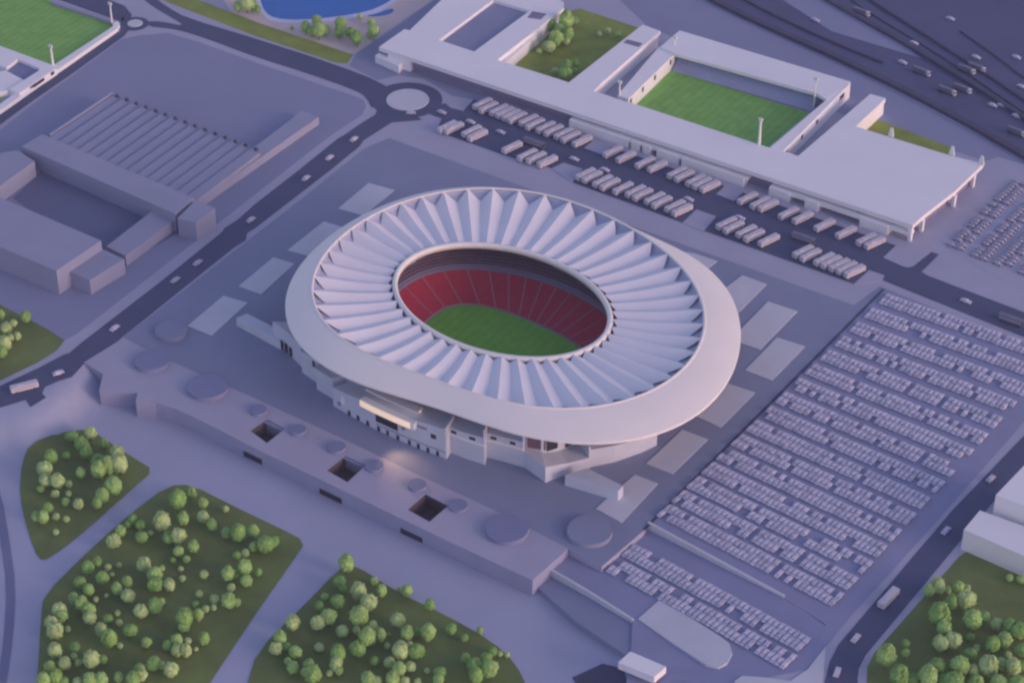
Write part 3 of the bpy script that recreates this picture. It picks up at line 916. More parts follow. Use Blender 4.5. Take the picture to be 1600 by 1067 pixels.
# small football ground
ground = empty("football_ground", G(1120, 180, 0), "small football ground with a green pitch and white walls let into the long building", "football ground")
bm = bmesh.new()
pp = [G(1046, 110), G(1268, 178), G(1196, 250), G(974, 178)]
add_sheet(bm, [p + Vector((0, 0, 0.3)) for p in pp])
link("pitch", bm, "training_grass", ground)
prism("touchline_strip", [(1038, 106), (1047, 109), (975, 180), (964, 176)], "sand", 0.02, 0.36, ground)
# back stand: roof, sloping bluish seats
prism("stand_roof", [(1062, 48), (1329, 128), (1292, 156), (1276, 146), (1055, 84), (1032, 73)], "white_roof", ZL - 2.0, ZL + 0.4, ground)
bm = bmesh.new()
s0, s1 = G(1050, 112), G(1268, 176)
n = Vector((-(s1 - s0).y, (s1 - s0).x, 0)).normalized()
NSR = 9
pv = []
for i in range(NSR):
    for dz in (0.0, 1.0):
        pass
prev = None
for i in range(NSR):
    d0, d1 = i * 1.5, (i + 1) * 1.5
    z0, z1 = 0.4 + i * 0.85, 0.4 + (i + 1) * 0.85
    a, b = s0 + n * d0, s1 + n * d0
    c, d = s0 + n * d1, s1 + n * d1
    vs = [bm.verts.new((q.x, q.y, z)) for q, z in ((a, z0), (b, z0), (b, z1), (a, z1), (c, z1), (d, z1))]
    bm.faces.new([vs[0], vs[1], vs[2], vs[3]])
    bm.faces.new([vs[3], vs[2], vs[5], vs[4]])
link("stand", bm, "gap_panel", ground)
b0, b1 = s0 + n * 13.6, s1 + n * 13.6
wall_box("stand_wall", b0, b1, 0.8, 0, ZL - 2.0, "white_wall", ground)
# left wall with openings
def ground_wall(l, z1, label, opens, outs):
    o = prism("side_wall", l, "white_wall", 0, z1, ground)
    return o
ground_wall([(1030, 73), (1055, 84), (982, 155), (965, 149)], ZL - 1.0, "", None, None)
wl0, wl1 = G(1055, 84, ZL - 1), G(982, 155, ZL - 1)
dv = (wl1 - wl0).normalized(); outv = Vector((-dv.y, dv.x, 0))
if outv.dot(VA) < 0: outv = -outv
Lw = (wl1 - wl0).length
for k in (0.08, 0.42, 0.68, 0.93):
    p, q = wl0 + dv * (Lw * k), wl0 + dv * (Lw * k + 2.6)
    panel_on("opening", p, q, outv, 5.5, 9.2, "dark_opening", ground, 0.15)
# right wall, its outer face with four openings
ground_wall([(1202, 232), (1224, 236), (1329, 130), (1292, 156)], ZL + 0.2, "", None, None)
wr0, wr1 = G(1224, 236, ZL + 0.2), G(1329, 130, ZL + 0.2)
dv = (wr1 - wr0).normalized(); outv = Vector((-dv.y, dv.x, 0))
if outv.dot(VA) < 0: outv = -outv
Lw = (wr1 - wr0).length
for k, w in ((0.04, 3), (0.26, 3), (0.48, 3), (0.84, 7)):
    p, q = wr0 + dv * (Lw * k), wr0 + dv * (Lw * k + w)
    panel_on("opening", p, q, outv, 6.4, 9.6, "dark_opening", ground, 0.15)
prism("rail", [(1199, 231), (1202, 231.6), (1292, 157), (1289.5, 156)], "gap_panel", 0.3, ZL - 0.5, ground, zpx=ZL)

# ================================================================== GREY EXHIBITION COMPLEX (left)
def simple_building(name, l, z1, label, m="hall_grey", z0=0.0, cat="building"):
    o = empty(name, G(*l[0], z1) * 1.0, label, cat)
    o.location.z = 0
    a = prism("wall", l, m, z0, z1 - 0.4, o, zpx=z1)
    b = prism("roof", l, m, z1 - 0.39, z1, o)
    return o
saw = empty("sawtooth_hall", G(240, 230, 0), "grey hall with a ribbed sawtooth roof behind the long grey slab", "hall")
c0, cu, cv = G(176, 148, 9), G(408, 237, 9), G(78, 214, 9)
U, V = cu - c0, cv - c0
V = V * 1.25
NT = 15
bm = bmesh.new()
for i in range(NT):
    a = c0 + U * (i / NT); b = c0 + U * ((i + 1) / NT); mid = c0 + U * ((i + 0.22) / NT)
    for P, Q, z0, z1 in ((a, mid, 0.0, 1.2), (mid, b, 1.2, 0.0)):
        v1 = bm.verts.new(P + Vector((0, 0, z0))); v2 = bm.verts.new(Q + Vector((0, 0, z1)))
        v3 = bm.verts.new(Q + V + Vector((0, 0, z1))); v4 = bm.verts.new(P + V + Vector((0, 0, z0)))
        bm.faces.new([v1, v2, v3, v4])
bmesh.ops.remove_doubles(bm, verts=bm.verts, dist=0.01)
saw_roof = link("roof", bm, "hall_roof", saw)
bm = bmesh.new()
add_prism(bm, [c0 + U * 0.002 + V * 0.01, c0 + U * 0.998 + V * 0.01, c0 + U * 0.998 + V, c0 + U * 0.002 + V], 0, 8.7)
link("wall", bm, "hall_grey", saw)
for i in range(NT):
    p = c0 + U * ((i + 0.62) / NT)
    bm = bmesh.new()
    add_box(bm, Vector((p.x, p.y, 8.8)) + V.normalized() * 1.2, 3.2, 2.6, 2.6, DA, taper=0.5)  # dark tapered box on each tooth at the roof's far edge
    link("edge_box", bm, "barrier", saw_roof)
e0, e1 = c0, c0 + V * 0.8
wall_box("edge_parapet", Vector((e0.x, e0.y, 0)), Vector((e1.x, e1.y, 0)), 1.4, 8.0, 11.0, "hall_grey", saw)

simple_building("grey_slab_building", [(34, 229), (66, 210), (303, 309), (273, 334)], 14, "long narrow grey slab block between the sawtooth hall and the courtyard")
simple_building("grey_wing", [(472, 173), (498, 183), (328, 302), (304, 311), (300, 306)], 6, "narrow grey wing with a pink lit side, running from the grey slab towards the roundabout")
simple_building("grey_corner_block", [(277, 341), (306, 348), (336, 325), (306, 313)], 14, "squat grey corner block beside the left road where the slab ends")
simple_building("grey_south_wing", [(166, 385), (196, 400), (276, 341), (240, 328)], 8, "grey wing on the road side of the courtyard, below the corner block")
simple_building("grey_annex", [(108, 424), (140, 438), (194, 405), (157, 388)], 11, "small grey annex at the foot of the big flat roofed hall")
simple_building("grey_flat_hall", [(-260, 283), (-60, 282), (0, 309), (158, 376), (88, 423), (0, 386), (-260, 277 + 20)], 18, "big grey flat roofed hall cut off by the left picture edge")
simple_building("grey_west_wing", [(-60, 250), (27, 235), (54, 252), (0, 291), (-60, 334), (-140, 320)], 12, "grey wing with a lit side at the left edge of the courtyard")
sheet("courtyard", [(20, 310), (70, 262), (300, 352), (180, 420)], "courtyard_paving", 0.12)

# ================================================================== TOP LEFT FIELD
field = empty("sports_field", G(80, 50, 0), "green sports field with pale walls at the upper left corner", "sports field")
bm = bmesh.new()
add_sheet(bm, [p + Vector((0, 0, 0.3)) for p in PX([(-120, -30), (30, -40), (80, 3), (176, 36), (178, 42), (84, 106), (0, 72), (-120, 30)])])
link("grass", bm, "training_grass", field)
prism("side_wall", [(184, 33), (187, 38), (184, 44), (92, 108), (10, 166), (-40, 200), (-40, 190), (4, 160), (84, 102), (176, 42), (177, 36)], "white_wall", 0, 3.2, field)
prism("end_wall", [(80, 0), (176, 31), (178, 36), (80, 4)], "hall_grey", 0, 2.4, field)
stand = empty("field_stand", G(50, 110, 0), "low white clubhouse with a sunken terrace beside the sports field", "clubhouse")
prism("roof", [(-40, 60), (0, 72), (82, 102), (88, 107), (30, 146), (14, 140), (62, 110), (60, 106), (28, 92), (10, 106), (-40, 88)], "white_wall", 0, 5.5, stand)
prism("terrace", [(28, 93), (60, 106), (62, 110), (40, 124), (-40, 118), (8, 107)], "disc_grey", 0, 3.0, stand, zpx=5.5)
prism("lower_roof", [(-40, 120), (8, 108), (38, 124), (14, 139), (-40, 150)], "white_wall", 0, 4.4, stand, zpx=5.5)
pw0, pw1 = G(30, 146, 5.5), G(88, 107, 5.5)
dv = (pw1 - pw0).normalized(); outv = Vector((-dv.y, dv.x, 0))
if outv.dot(VA) < 0: outv = -outv
Lw = (pw1 - pw0).length
for k0, k1 in ((0.28, 0.66), (0.84, 0.93)):
    panel_on("window", pw0 + dv * Lw * k0, pw0 + dv * Lw * k1, outv, 2.4, 4.8, "dark_opening", stand, 0.15)
tag(sheet("lawn", [(-60, 150), (0, 140), (10, 146), (4, 156), (-60, 186)], "training_grass", 0.12), kind="structure")

# light masts
def mast(px, pytop, pybase, label, zb=0.0, r=0.9):
    b = G(px[1], pybase, zb)
    # height so the top reaches pytop
    dist = (b - CAM).length
    h = (pybase - pytop) / (FPX / dist * math.cos(DEP))
    o = empty("light_mast", b, label, "light mast")
    bm = bmesh.new()
    add_cyl(bm, b, r, h - 2.2, 10, r * 0.7)
    link("pole", bm, "mast_white", o)
    bm = bmesh.new()
    add_box(bm, b + Vector((0, 0, h - 2.2)), 1.0, 3.0, 2.2, DB)
    link("lamp_head", bm, "mast_white", o)
    return o
mast((83, 83), 74, 103, "pale floodlight mast at the near corner of the upper left sports field", 3.2, 1.0)
mast((170, 175), 8, 36, "pale floodlight mast at the upper left field's far corner, by the small roundabout", 2.4, 0.8)
mast((1188, 1186), 188, 226, "pale floodlight mast at the near side of the small football ground", 12.0, 1.1)
mast((1270, 1271), 126, 172, "thin floodlight mast at the right end of the small football ground", 0.3, 0.6)
mast((1052, 1053), 60, 92, "thin floodlight mast at the back left corner of the small football ground", 0.3, 0.6)
mast((968, 968), 128, 150, "short pale mast on the wall between the football ground and the passage", 11.0, 0.7)
def fin(x0, y0, x1, y1, label):
    p, q = G(x0, y0, 12), None
    bm = bmesh.new()
    add_box(bm, p, 1.6, 4.0, 6.5, DB, taper=0.45)
    o = tag(link("roof_fin", bm, "mast_white"), label, "roof fin")
fin(1392, 213, 1400, 200, "small white fin at the middle of the right roof's back edge, by the grass strip")
fin(1487, 242, 1497, 229, "white fin at the end of the grass strip behind the right roof")
fin(1533, 257, 1537, 256, "white fin on the far right corner of the long white roof")

# ================================================================== WHITE BUILDINGS (right edge)
def white_building(name, l, z1, label):
    o = empty(name, Vector((G(*l[0], z1).x, G(*l[0], z1).y, 0)), label, "building")
    prism("wall", l, "white_wall", 0, z1 - 0.8, o, zpx=z1)
    prism("roof", l, "white_roof", z1 - 0.79, z1, o)
    return o
white_building("white_block", [(1506, 827), (1531, 797), (1640, 836), (1760, 880), (1760, 938), (1600, 868)], 14, "lower white box shaped block at the right edge above the corner lawn")
white_building("white_block", [(1556, 773), (1600, 727), (1760, 780), (1760, 850), (1600, 790)], 24, "taller white block behind the lower one at the right edge")
kiosk = white_building("kiosk_building", [(966, 1034), (985, 1017), (1041, 1041), (1022, 1057)], 4.5, "small white flat roofed kiosk at the bottom edge beside the dark pit")
for ch in kiosk.children: pass

# ================================================================== VEHICLES
def copy_tree(o, loc, rz):
    c = o.copy(); col.objects.link(c)
    c.location = loc; c.rotation_euler = (0, 0, rz)
    for ch in o.children:
        d = ch.copy(); col.objects.link(d); d.parent = c
    return c
def local(name, bm, m, parent):
    me = bpy.data.meshes.new(name)
    bmesh.ops.recalc_face_normals(bm, faces=bm.faces)
    bm.to_mesh(me); bm.free()
    for k in (m if isinstance(m, (list, tuple)) else [m]): me.materials.append(MATS[k])
    o = bpy.data.objects.new(name, me); col.objects.link(o)
    if parent: o.parent = parent
    return o
def make_bus(L, W, Hh, m):
    r = bpy.data.objects.new("coach", None); col.objects.link(r)
    bm = bmesh.new()
    add_box(bm, Vector((0, 0, 0.45)), L, W, Hh - 0.45, 0)
    bmesh.ops.recalc_face_normals(bm, faces=bm.faces)
    bmesh.ops.bevel(bm, geom=[e for e in bm.edges], offset=0.35, segments=2, affect='EDGES')
    local("body", bm, m, r)
    bm = bmesh.new()
    for s in (-1, 1):
        add_box(bm, Vector((0, s * (W / 2), Hh * 0.55)), L * 0.86, 0.08, Hh * 0.24, 0)
    local("window_band", bm, "car_silver", r)
    bm = bmesh.new()
    add_box(bm, Vector((L / 2, 0, Hh * 0.42)), 0.08, W * 0.84, Hh * 0.42, 0)
    local("windscreen", bm, "dark_glass", r)
    bm = bmesh.new()
    add_box(bm, Vector((-L * 0.15, 0, Hh)), L * 0.22, W * 0.6, 0.3, 0, taper=0.9)
    local("roof_unit", bm, m, r)
    for x in (-0.32, 0.33):
        for s in (-1, 1):
            bm = bmesh.new()
            add_cyl(bm, Vector((0, 0, -0.2)), 0.6, 0.4, 14)
            bmesh.ops.rotate(bm, verts=bm.verts, cent=(0, 0, 0), matrix=Matrix.Rotation(math.pi / 2, 3, 'X'))
            bmesh.ops.translate(bm, verts=bm.verts, vec=(x * L, s * (W / 2 - 0.12), 0.6))
            local("wheel", bm, "tyre", r)
    return r
ORD = ["first", "second", "third", "fourth", "fifth", "sixth", "seventh", "eighth", "ninth", "tenth", "eleventh", "twelfth", "thirteenth", "fourteenth", "fifteenth", "sixteenth", "seventeenth", "eighteenth", "nineteenth", "twentieth",
       "twenty first", "twenty second", "twenty third", "twenty fourth", "twenty fifth", "twenty sixth", "twenty seventh", "twenty eighth", "twenty ninth", "thirtieth", "thirty first", "thirty second", "thirty third", "thirty fourth", "thirty fifth", "thirty sixth"]
up = [(754, 163), (763, 169), (780, 173), (789.5, 177), (799, 181), (808, 185), (826, 189), (836, 195), (853, 200), (865, 205), (881, 210), (891.5, 215), (909.5, 221), (957.5, 238), (978, 246), (1008, 255), (1027, 261), (1058, 271), (1069, 276), (1087, 283),
      (1097, 287.5), (1109, 292), (1168, 311), (1188, 318), (1200, 322), (1232, 334), (1254, 341), (1288, 352.5), (1321.5, 364), (1354, 375), (1366.5, 380)]
dn = [(699, 199), (709, 201), (737, 206), (746, 212), (800, 231), (824, 243), (838, 247.5), (855, 253), (915, 273), (925, 277.5), (942, 284), (953, 289), (973.5, 295), (993, 300), (1004, 305), (1023, 311), (1034, 317), (1054.5, 323), (1065.5, 329),
      (1135, 350), (1146, 356), (1166, 362.5), (1178, 369), (1201, 376), (1255, 394), (1266.5, 399.5), (1288, 406), (1299, 410.5), (1311.5, 415), (1323, 419.5), (1335, 424.5)]
bus = make_bus(16.5, 4.4, 4.0, "vehicle_white")
first = True
def bus_angle(x, y):
    a, b = G(x - 14, y + 6.6), G(x + 14, y - 6.6)
    return math.atan2((b - a).y, (b - a).x)
for row, nm in ((up, "beside the long white building"), (dn, "along the stadium side of the asphalt")):
    for i, (x, y) in enumerate(row):
        loc = G(x, y, 2.0); loc.z = 0.17
        if first:
            o = bus; o.location = loc; o.rotation_euler = (0, 0, bus_angle(x, y)); first = False
        else:
            o = copy_tree(bus, loc, bus_angle(x, y))
        tag(o, "white coach parked %s, %s from the roundabout end" % (nm, ORD[i]), "coach", "coaches parked in the bus park")
greybus = make_bus(16.5, 4.2, 4.2, "vehicle_grey")
gb = [((1255, 373), "single dark grey coach driving across the middle of the bus park"), ((834, 224), "grey coach crossing the bus park towards the lower row near the roundabout"), ((1580, 500), "large grey coach driving down the street at the right picture edge")]
for i, ((x, y), lab) in enumerate(gb):
    loc = G(x, y, 2.0); loc.z = 0.17
    if i == 0: o = greybus; o.location = loc; o.rotation_euler = (0, 0, R(DA))
    else: o = copy_tree(greybus, loc, R(DA))
    tag(o, lab, "coach")
for (x, y), ang, lab in (((38, 605), 24, "pale coach on the curving road at the left picture edge"), ((1388, 935), 52, "pale coach driving down the street beside the corner lawn")):
    loc = G(x, y, 1.6); loc.z = 0.17
    tag(copy_tree(bus, loc, R(ang)), lab, "coach")
# lorries on the highway
def make_lorry():
    r = bpy.data.objects.new("lorry", None); col.objects.link(r)
    bm = bmesh.new(); add_box(bm, Vector((-1.5, 0, 1.0)), 11, 2.8, 3.2, 0); local("trailer", bm, "vehicle_grey", r)
    bm = bmesh.new(); add_box(bm, Vector((5.6, 0, 0.6)), 2.6, 2.7, 3.2, 0, taper=0.92); local("cab", bm, "vehicle_white", r)
    bm = bmesh.new(); add_box(bm, Vector((6.85, 0, 2.0)), 0.1, 2.2, 1.2, 0); local("windscreen", bm, "dark_glass", r)
    for x in (-5.5, -4.2, 4.8):
        for s in (-1, 1):
            bm = bmesh.new()
            add_cyl(bm, Vector((0, 0, -0.2)), 0.55, 0.4, 12)
            bmesh.ops.rotate(bm, verts=bm.verts, cent=(0, 0, 0), matrix=Matrix.Rotation(math.pi / 2, 3, 'X'))
            bmesh.ops.translate(bm, verts=bm.verts, vec=(x, s * 1.25, 0.55))
            local("wheel", bm, "tyre", r)
    return r
lorry = make_lorry()
HA = -41
lor = [((1346, 20), "lorry on the highway nearest the top edge of the picture"), ((1440, 113), "lorry on the near lanes of the highway behind the football ground"), ((1480, 143), "lorry in the near lanes, the lower of two running abreast"), ((1504, 140), "long lorry in the near lanes, beside the highway's middle barrier"),
       ((1510, 110), "lorry between the two middle barriers of the highway"), ((1526, 107), "lorry beyond the far middle barrier, right of the other lorries"), ((1588, 207), "lorry leaving the picture at the right edge of the highway")]
for i, ((x, y), lab) in enumerate(lor):
    loc = G(x, y, 1.6); loc.z = 0.2
    if i == 0: o = lorry; o.location = loc; o.rotation_euler = (0, 0, R(HA))
    else: o = copy_tree(lorry, loc, R(HA))
    tag(o, lab, "lorry")

CAR = 1.4
def car_mesh(bm, M=Matrix.Identity(4)):
    """one small car: lower body, cabin with dark glass, wheels"""
    def bx(cx, z, lx, ly, h, mi, taper=1.0, cy=0):
        n0 = len(bm.verts)
        c = Vector((cx, cy, z))
        vs = []
        for zz, k in ((0, 1.0), (h, taper)):
            for sx, sy in ((-1, -1), (1, -1), (1, 1), (-1, 1)):
                vs.append(bm.verts.new(M @ ((c + Vector((sx * lx / 2 * k, sy * ly / 2 * k, zz))) * CAR)))
        for q in ((0, 3, 2, 1), (4, 5, 6, 7), (0, 1, 5, 4), (1, 2, 6, 5), (2, 3, 7, 6), (3, 0, 4, 7)):
            f = bm.faces.new([vs[i] for i in q]); f.material_index = mi
    bx(0, 0.3, 4.5, 1.9, 0.55, 0, 0.97)
    bx(-0.2, 0.85, 2.7, 1.7, 0.34, 1, 0.86)
    bx(-0.25, 1.18, 2.3, 1.5, 0.18, 0, 0.9)
    for x in (-1.4, 1.4):
        for s in (-0.86, 0.86):
            bx(x, 0.0, 0.66, 0.24, 0.6, 2, 0.8, s)
def make_car(paint):
    bm = bmesh.new(); car_mesh(bm)
    return local("parked_car", bm, [paint, "car_glass", "tyre"], None)

def lerp2(a, b, t): return (a[0] + (b[0] - a[0]) * t, a[1] + (b[1] - a[1]) * t)
spots = []                     # (point, angle, area)
rng = random.Random(3)
def fill_band(l, r, zf, area, skip=0.13, pitch=3.1):
    p, q = G(l[0], l[1], 0), G(r[0], r[1], 0)
    d = q - p; L = d.length; d.normalize()
    nn = Vector((-d.y, d.x, 0))
    ang = math.atan2(nn.y, nn.x)
    k = int(L / pitch)
    for s in (-1, 1):
        i = 0
        while i < k:
            if rng.random() > skip:
                c = p + d * (i + 0.5) * pitch + nn * s * (2.95 + rng.uniform(-0.25, 0.25))
                c.z = zf(i / k)
                spots.append((c, ang + (math.pi if rng.random() < 0.5 else 0) + rng.uniform(-0.03, 0.03), area))
            i += 1
for k in range(16):
    l = (1379 - 22.9 * k, 468 + 22.0 * k)
    r = (1312 + 22.8 * (15 - k), 940 - 25.1 * (15 - k))
    fill_band(l, r, lambda t: 0.1, "upper rows")
nu = len(spots)
terr_z = lambda t: -4.0 + 3.9 * min(1, t * 1.15) + 0.05
for l, r in (((980, 861), (1264, 1012)), ((957, 885), (1238, 1038))):
    fill_band(l, r, lambda t: 0.0, "lower terrace")
# the terrace slopes: set heights and shift points so that they sit on it
def terr_height(px):
    for (x0, z0), (x1, z1) in zip(((930, -4.2), (1010, -4), (1120, -2.2), (1225, -0.4), (1290, 0.02)), ((1010, -4), (1120, -2.2), (1225, -0.4), (1290, 0.02), (1400, 0.02))):
        if x0 <= px <= x1: return z0 + (z1 - z0) * (px - x0) / (x1 - x0)
    return -4.2
def sheet_xy(p):               # world point -> sheet position
    f = Vector((0, math.cos(DEP), -math.sin(DEP))); u = Vector((0, math.sin(DEP), math.cos(DEP)))
    v = p - CAM
    w = v.dot(f)
    return 800 + FPX * v.x / w, 533.5 - FPX * v.dot(u) / w
from mathutils.bvhtree import BVHTree
dg = bpy.context.evaluated_depsgraph_get()
terr_o = [o for o in bpy.data.objects if o.name.startswith("car_park") and o.data and len(o.data.vertices) > 25][0]
bvh = BVHTree.FromPolygons([v.co.copy() for v in terr_o.data.vertices], [tuple(p.vertices) for p in terr_o.data.polygons])
for i in range(nu, len(spots)):
    c, a, ar = spots[i]
    x, y = sheet_xy(c)
    g = G(x, y, terr_height(x))
    hit = bvh.ray_cast(Vector((g.x, g.y, 50)), Vector((0, 0, -1)))
    g.z = hit[0].z + 0.02 if hit[0] else g.z
    spots[i] = (g, a, ar)
for l, r, sk in (((1491, 389), (1600, 283), .3), ((1527, 405), (1640, 296), .3), ((1563, 418), (1680, 305), .3), ((1601, 432), (1720, 318), .3)):
    fill_band(l, r, lambda t: 0.1, "far lot", sk * 0.5, 3.9)
near = sorted([s for s in spots], key=lambda s: (s[0] - CAM).length)
sel, rest = near[:298], near[298:]
cars = [make_car("car_white"), make_car("car_pale")]
used = [False, False]
for i, (c, a, ar) in enumerate(sel):
    v = 0 if rng.random() < 0.62 else 1
    src = cars[v]
    if used[v]:
        o = src.copy(); col.objects.link(o)
    else:
        o = src; used[v] = True
    o.location = c; o.rotation_euler = (0, 0, a)
    tone = "white" if v == 0 else "silver grey"
    if ar == "lower terrace":
        tag(o, "small %s car parked in the two rows of the lower terrace" % tone, "car", "cars in the big car park")
    else:
        tag(o, "small %s car parked in the lower rows of the big car park" % tone, "car", "cars in the big car park")
def bulk(name, items, paint, label):
    bm = bmesh.new()
    for c, a, ar in items:
        car_mesh(bm, Matrix.Translation(c) @ Matrix.Rotation(a, 4, 'Z'))
    o = local(name, bm, [paint, "car_glass", "tyre"], None)
    return tag(o, label, "cars", kind="stuff")
far = [s for s in rest if s[2] == "far lot"]
main = [s for s in rest if s[2] != "far lot"]
bulk("parked_cars", main[::3] + main[1::3], "car_white", "mass of small white cars in the upper rows of the big car park")
bulk("parked_cars", main[2::3], "car_pale", "silver grey cars mixed into the upper rows of the big car park")
bulk("parked_cars", far, "car_shaded", "cars coloured dark for their shade, in rows in the lot at the right edge")

moving = [((478, 279), DB, "small white car on the left road beside the pink lit wing"), ((392, 344), DB, "small white car on the left road above the bus lay-by"), ((309, 411), DB, "small white car on the left road below the grey corner block"), ((274, 438), DB, "small grey car on the left road below the white one by the south wing"),
          ((179, 513), DB, "small car on the left road just above the podium's left corner"), ((91, 583), 30, "small white car on the curve of the left road near the coach"), ((553, 218), DB, "small white car leaving the roundabout down the left road"), ((515, 247), DB, "small white car on the left road, second below the roundabout"),
          ((642, 177), 0, "small grey car circling the lower side of the big roundabout"), ((690, 176), DA, "small grey car entering the bus park from the roundabout"), ((735, 191), DA, "small pale car in the bus park between the first rows of coaches"), ((782, 207), DA, "small pale car driving in the bus park lane left of the grey coach"),
          ((897, 249), DA, "small pale car in the bus park lane beside the first lower pavement pad"), ((945, 266), DA, "small pale car behind the lower coaches in the middle of the bus park"), ((1076, 312), DA, "small pale car behind the last coach before the second lower pad"), ((1156, 341), DA, "small pale car behind the pair of coaches past the second lower pad"),
          ((1509, 471), DA, "small white car on the street right of the bus park"), ((1478, 829), 52, "small pale car on the right street beside the lower white block"), ((1337, 997), 55, "small white car on the right street, just before its bend"), ((1308, 1050), 70, "small white car at the bottom edge on the right street"), ((1548, 748), 50, "small dark car on the right street beside the taller white block"),
          ((1274, 32), HA, "small pale car on the slip road at the top of the highway"), ((1410, 98), HA, "small pale car on the near lanes, left of the lorries"), ((1428, 68), HA, "small pale car in the lane between the highway's middle barriers"), ((1485, 30), HA, "small pale car alone on the far highway lanes"), ((1525, 90), HA, "small pale car on the far lanes above the group of lorries"), ((1588, 90), HA, "small pale car on the far lanes near the right edge"),
          ((1551, 165), HA, "left one of two small cars side by side on the near highway lanes"), ((1565, 165), HA, "right one of two small cars side by side on the near highway lanes"), ((1588, 182), HA, "small pale car behind the two side by side, near the right edge"), ((1596, 136), HA, "small pale car between the barriers at the right picture edge")]
for (x, y), a, lab in moving:
    src = cars[1] if ("grey" in lab or "dark" in lab or a == HA) else cars[0]
    o = src.copy(); o.name = "moving_car"; col.objects.link(o)
    g = G(x, y, 0.8); g.z = 0.2
    o.location = g; o.rotation_euler = (0, 0, R(a)); o.scale = (1.1, 1.1, 1.1)
    for k in ("group",):
        if k in o: del o[k]
    tag(o, lab, "car")

# ================================================================== TREES
def make_tree(seed, leaf, tall):
    rg = random.Random(seed)
    r = bpy.data.objects.new("round_tree", None); col.objects.link(r)
    bm = bmesh.new()
    # trunk with two limbs
    def limb(p, q, r0, r1, n=6):
        d = (q - p).normalized()
        s = d.orthogonal().normalized(); t = d.cross(s)
        A = [bm.verts.new(p + (s * math.cos(2 * math.pi * i / n) + t * math.sin(2 * math.pi * i / n)) * r0) for i in range(n)]
        B = [bm.verts.new(q + (s * math.cos(2 * math.pi * i / n) + t * math.sin(2 * math.pi * i / n)) * r1) for i in range(n)]
        for i in range(n): bm.faces.new([A[i], A[(i + 1) % n], B[(i + 1) % n], B[i]])
    limb(Vector((0, 0, -0.1)), Vector((0.02, 0, 0.55)), 0.075, 0.05)
    for k in range(3):
        a = 2 * math.pi * k / 3 + rg.random()
        limb(Vector((0.02, 0, 0.5)), Vector((math.cos(a) * 0.4, math.sin(a) * 0.4, 1.1)), 0.045, 0.02)
    local("trunk", bm, "bark", r)
    bm = bmesh.new()
    off = Vector((rg.uniform(0, 50), rg.uniform(0, 50), 0))
    cz = 1.0 * tall + 0.22
    bmesh.ops.create_icosphere(bm, subdivisions=4, radius=1.0)
    for v in bm.verts:
        d = v.co.normalized()
        k = 0.86 + 0.17 * noise.noise(d * 1.6 + off) + 0.10 * noise.noise(d * 3.7 + off) + 0.07 * noise.noise(d * 8.0 + off)
        if d.z < -0.3: k *= 0.9
        v.co = Vector((d.x * k, d.y * k, d.z * k * tall + cz))
    base = [v.co.copy() for v in bm.verts]
    for q in range(520):       # leaf clumps standing out of the crown
        p = rg.choice(base)
        d = (p - Vector((0, 0, cz))).normalized()
        p = p + d * rg.uniform(-0.03, 0.10)
        nrm = (d + Vector((rg.uniform(-1, 1), rg.uniform(-1, 1), rg.uniform(-0.4, 1))) * 0.7).normalized()
        s = nrm.orthogonal().normalized(); t = nrm.cross(s)
        w = rg.uniform(0.07, 0.15)
        a = rg.uniform(0, math.pi)
        s, t = s * math.cos(a) + t * math.sin(a), t * math.cos(a) - s * math.sin(a)
        bm.faces.new([bm.verts.new(p + s * w), bm.verts.new(p + t * w * 0.7), bm.verts.new(p - s * w), bm.verts.new(p - t * w * 0.7)])
    local("crown", bm, leaf, r)
    return r
protos = []
for i, (leaf, tall) in enumerate((("leaf_mid", 1.15), ("leaf_pale", 1.1), ("leaf_deep", 1.35), ("leaf_mid", 1.4), ("leaf_pale", 1.25), ("leaf_deep", 1.05))):
    protos.append([make_tree(20 + i, leaf, tall), False, ("mid green", "pale green", "deep green", "mid green", "pale green", "deep green")[i], tall])
TREES = {}
def trees(patch, ox, oy, l, s=4.0):
    TREES.setdefault(patch, []).extend([(ox + x / s, oy + y / s, r / s) for x, y, r in l])
trees("kite", 0, 534, [(450, 590, 32), (510, 640, 35), (540, 690, 32), (565, 570, 34), (650, 640, 25), (320, 720, 34), (415, 710, 22), (280, 795, 40), (285, 865, 34), (360, 870, 36), (505, 820, 26), (610, 745, 32), (615, 800, 40), (675, 770, 42), (730, 690, 36), (745, 760, 48), (710, 900, 46), (640, 960, 34), (605, 1010, 26), (490, 1015, 26), (410, 1000, 22), (345, 950, 22), (430, 890, 18), (430, 950, 16), (300, 1040, 26), (255, 920, 20)])
trees("kite", 0, 800, [(225, 30, 24), (270, 30, 30), (350, 30, 18), (415, 45, 18), (350, 125, 16)])
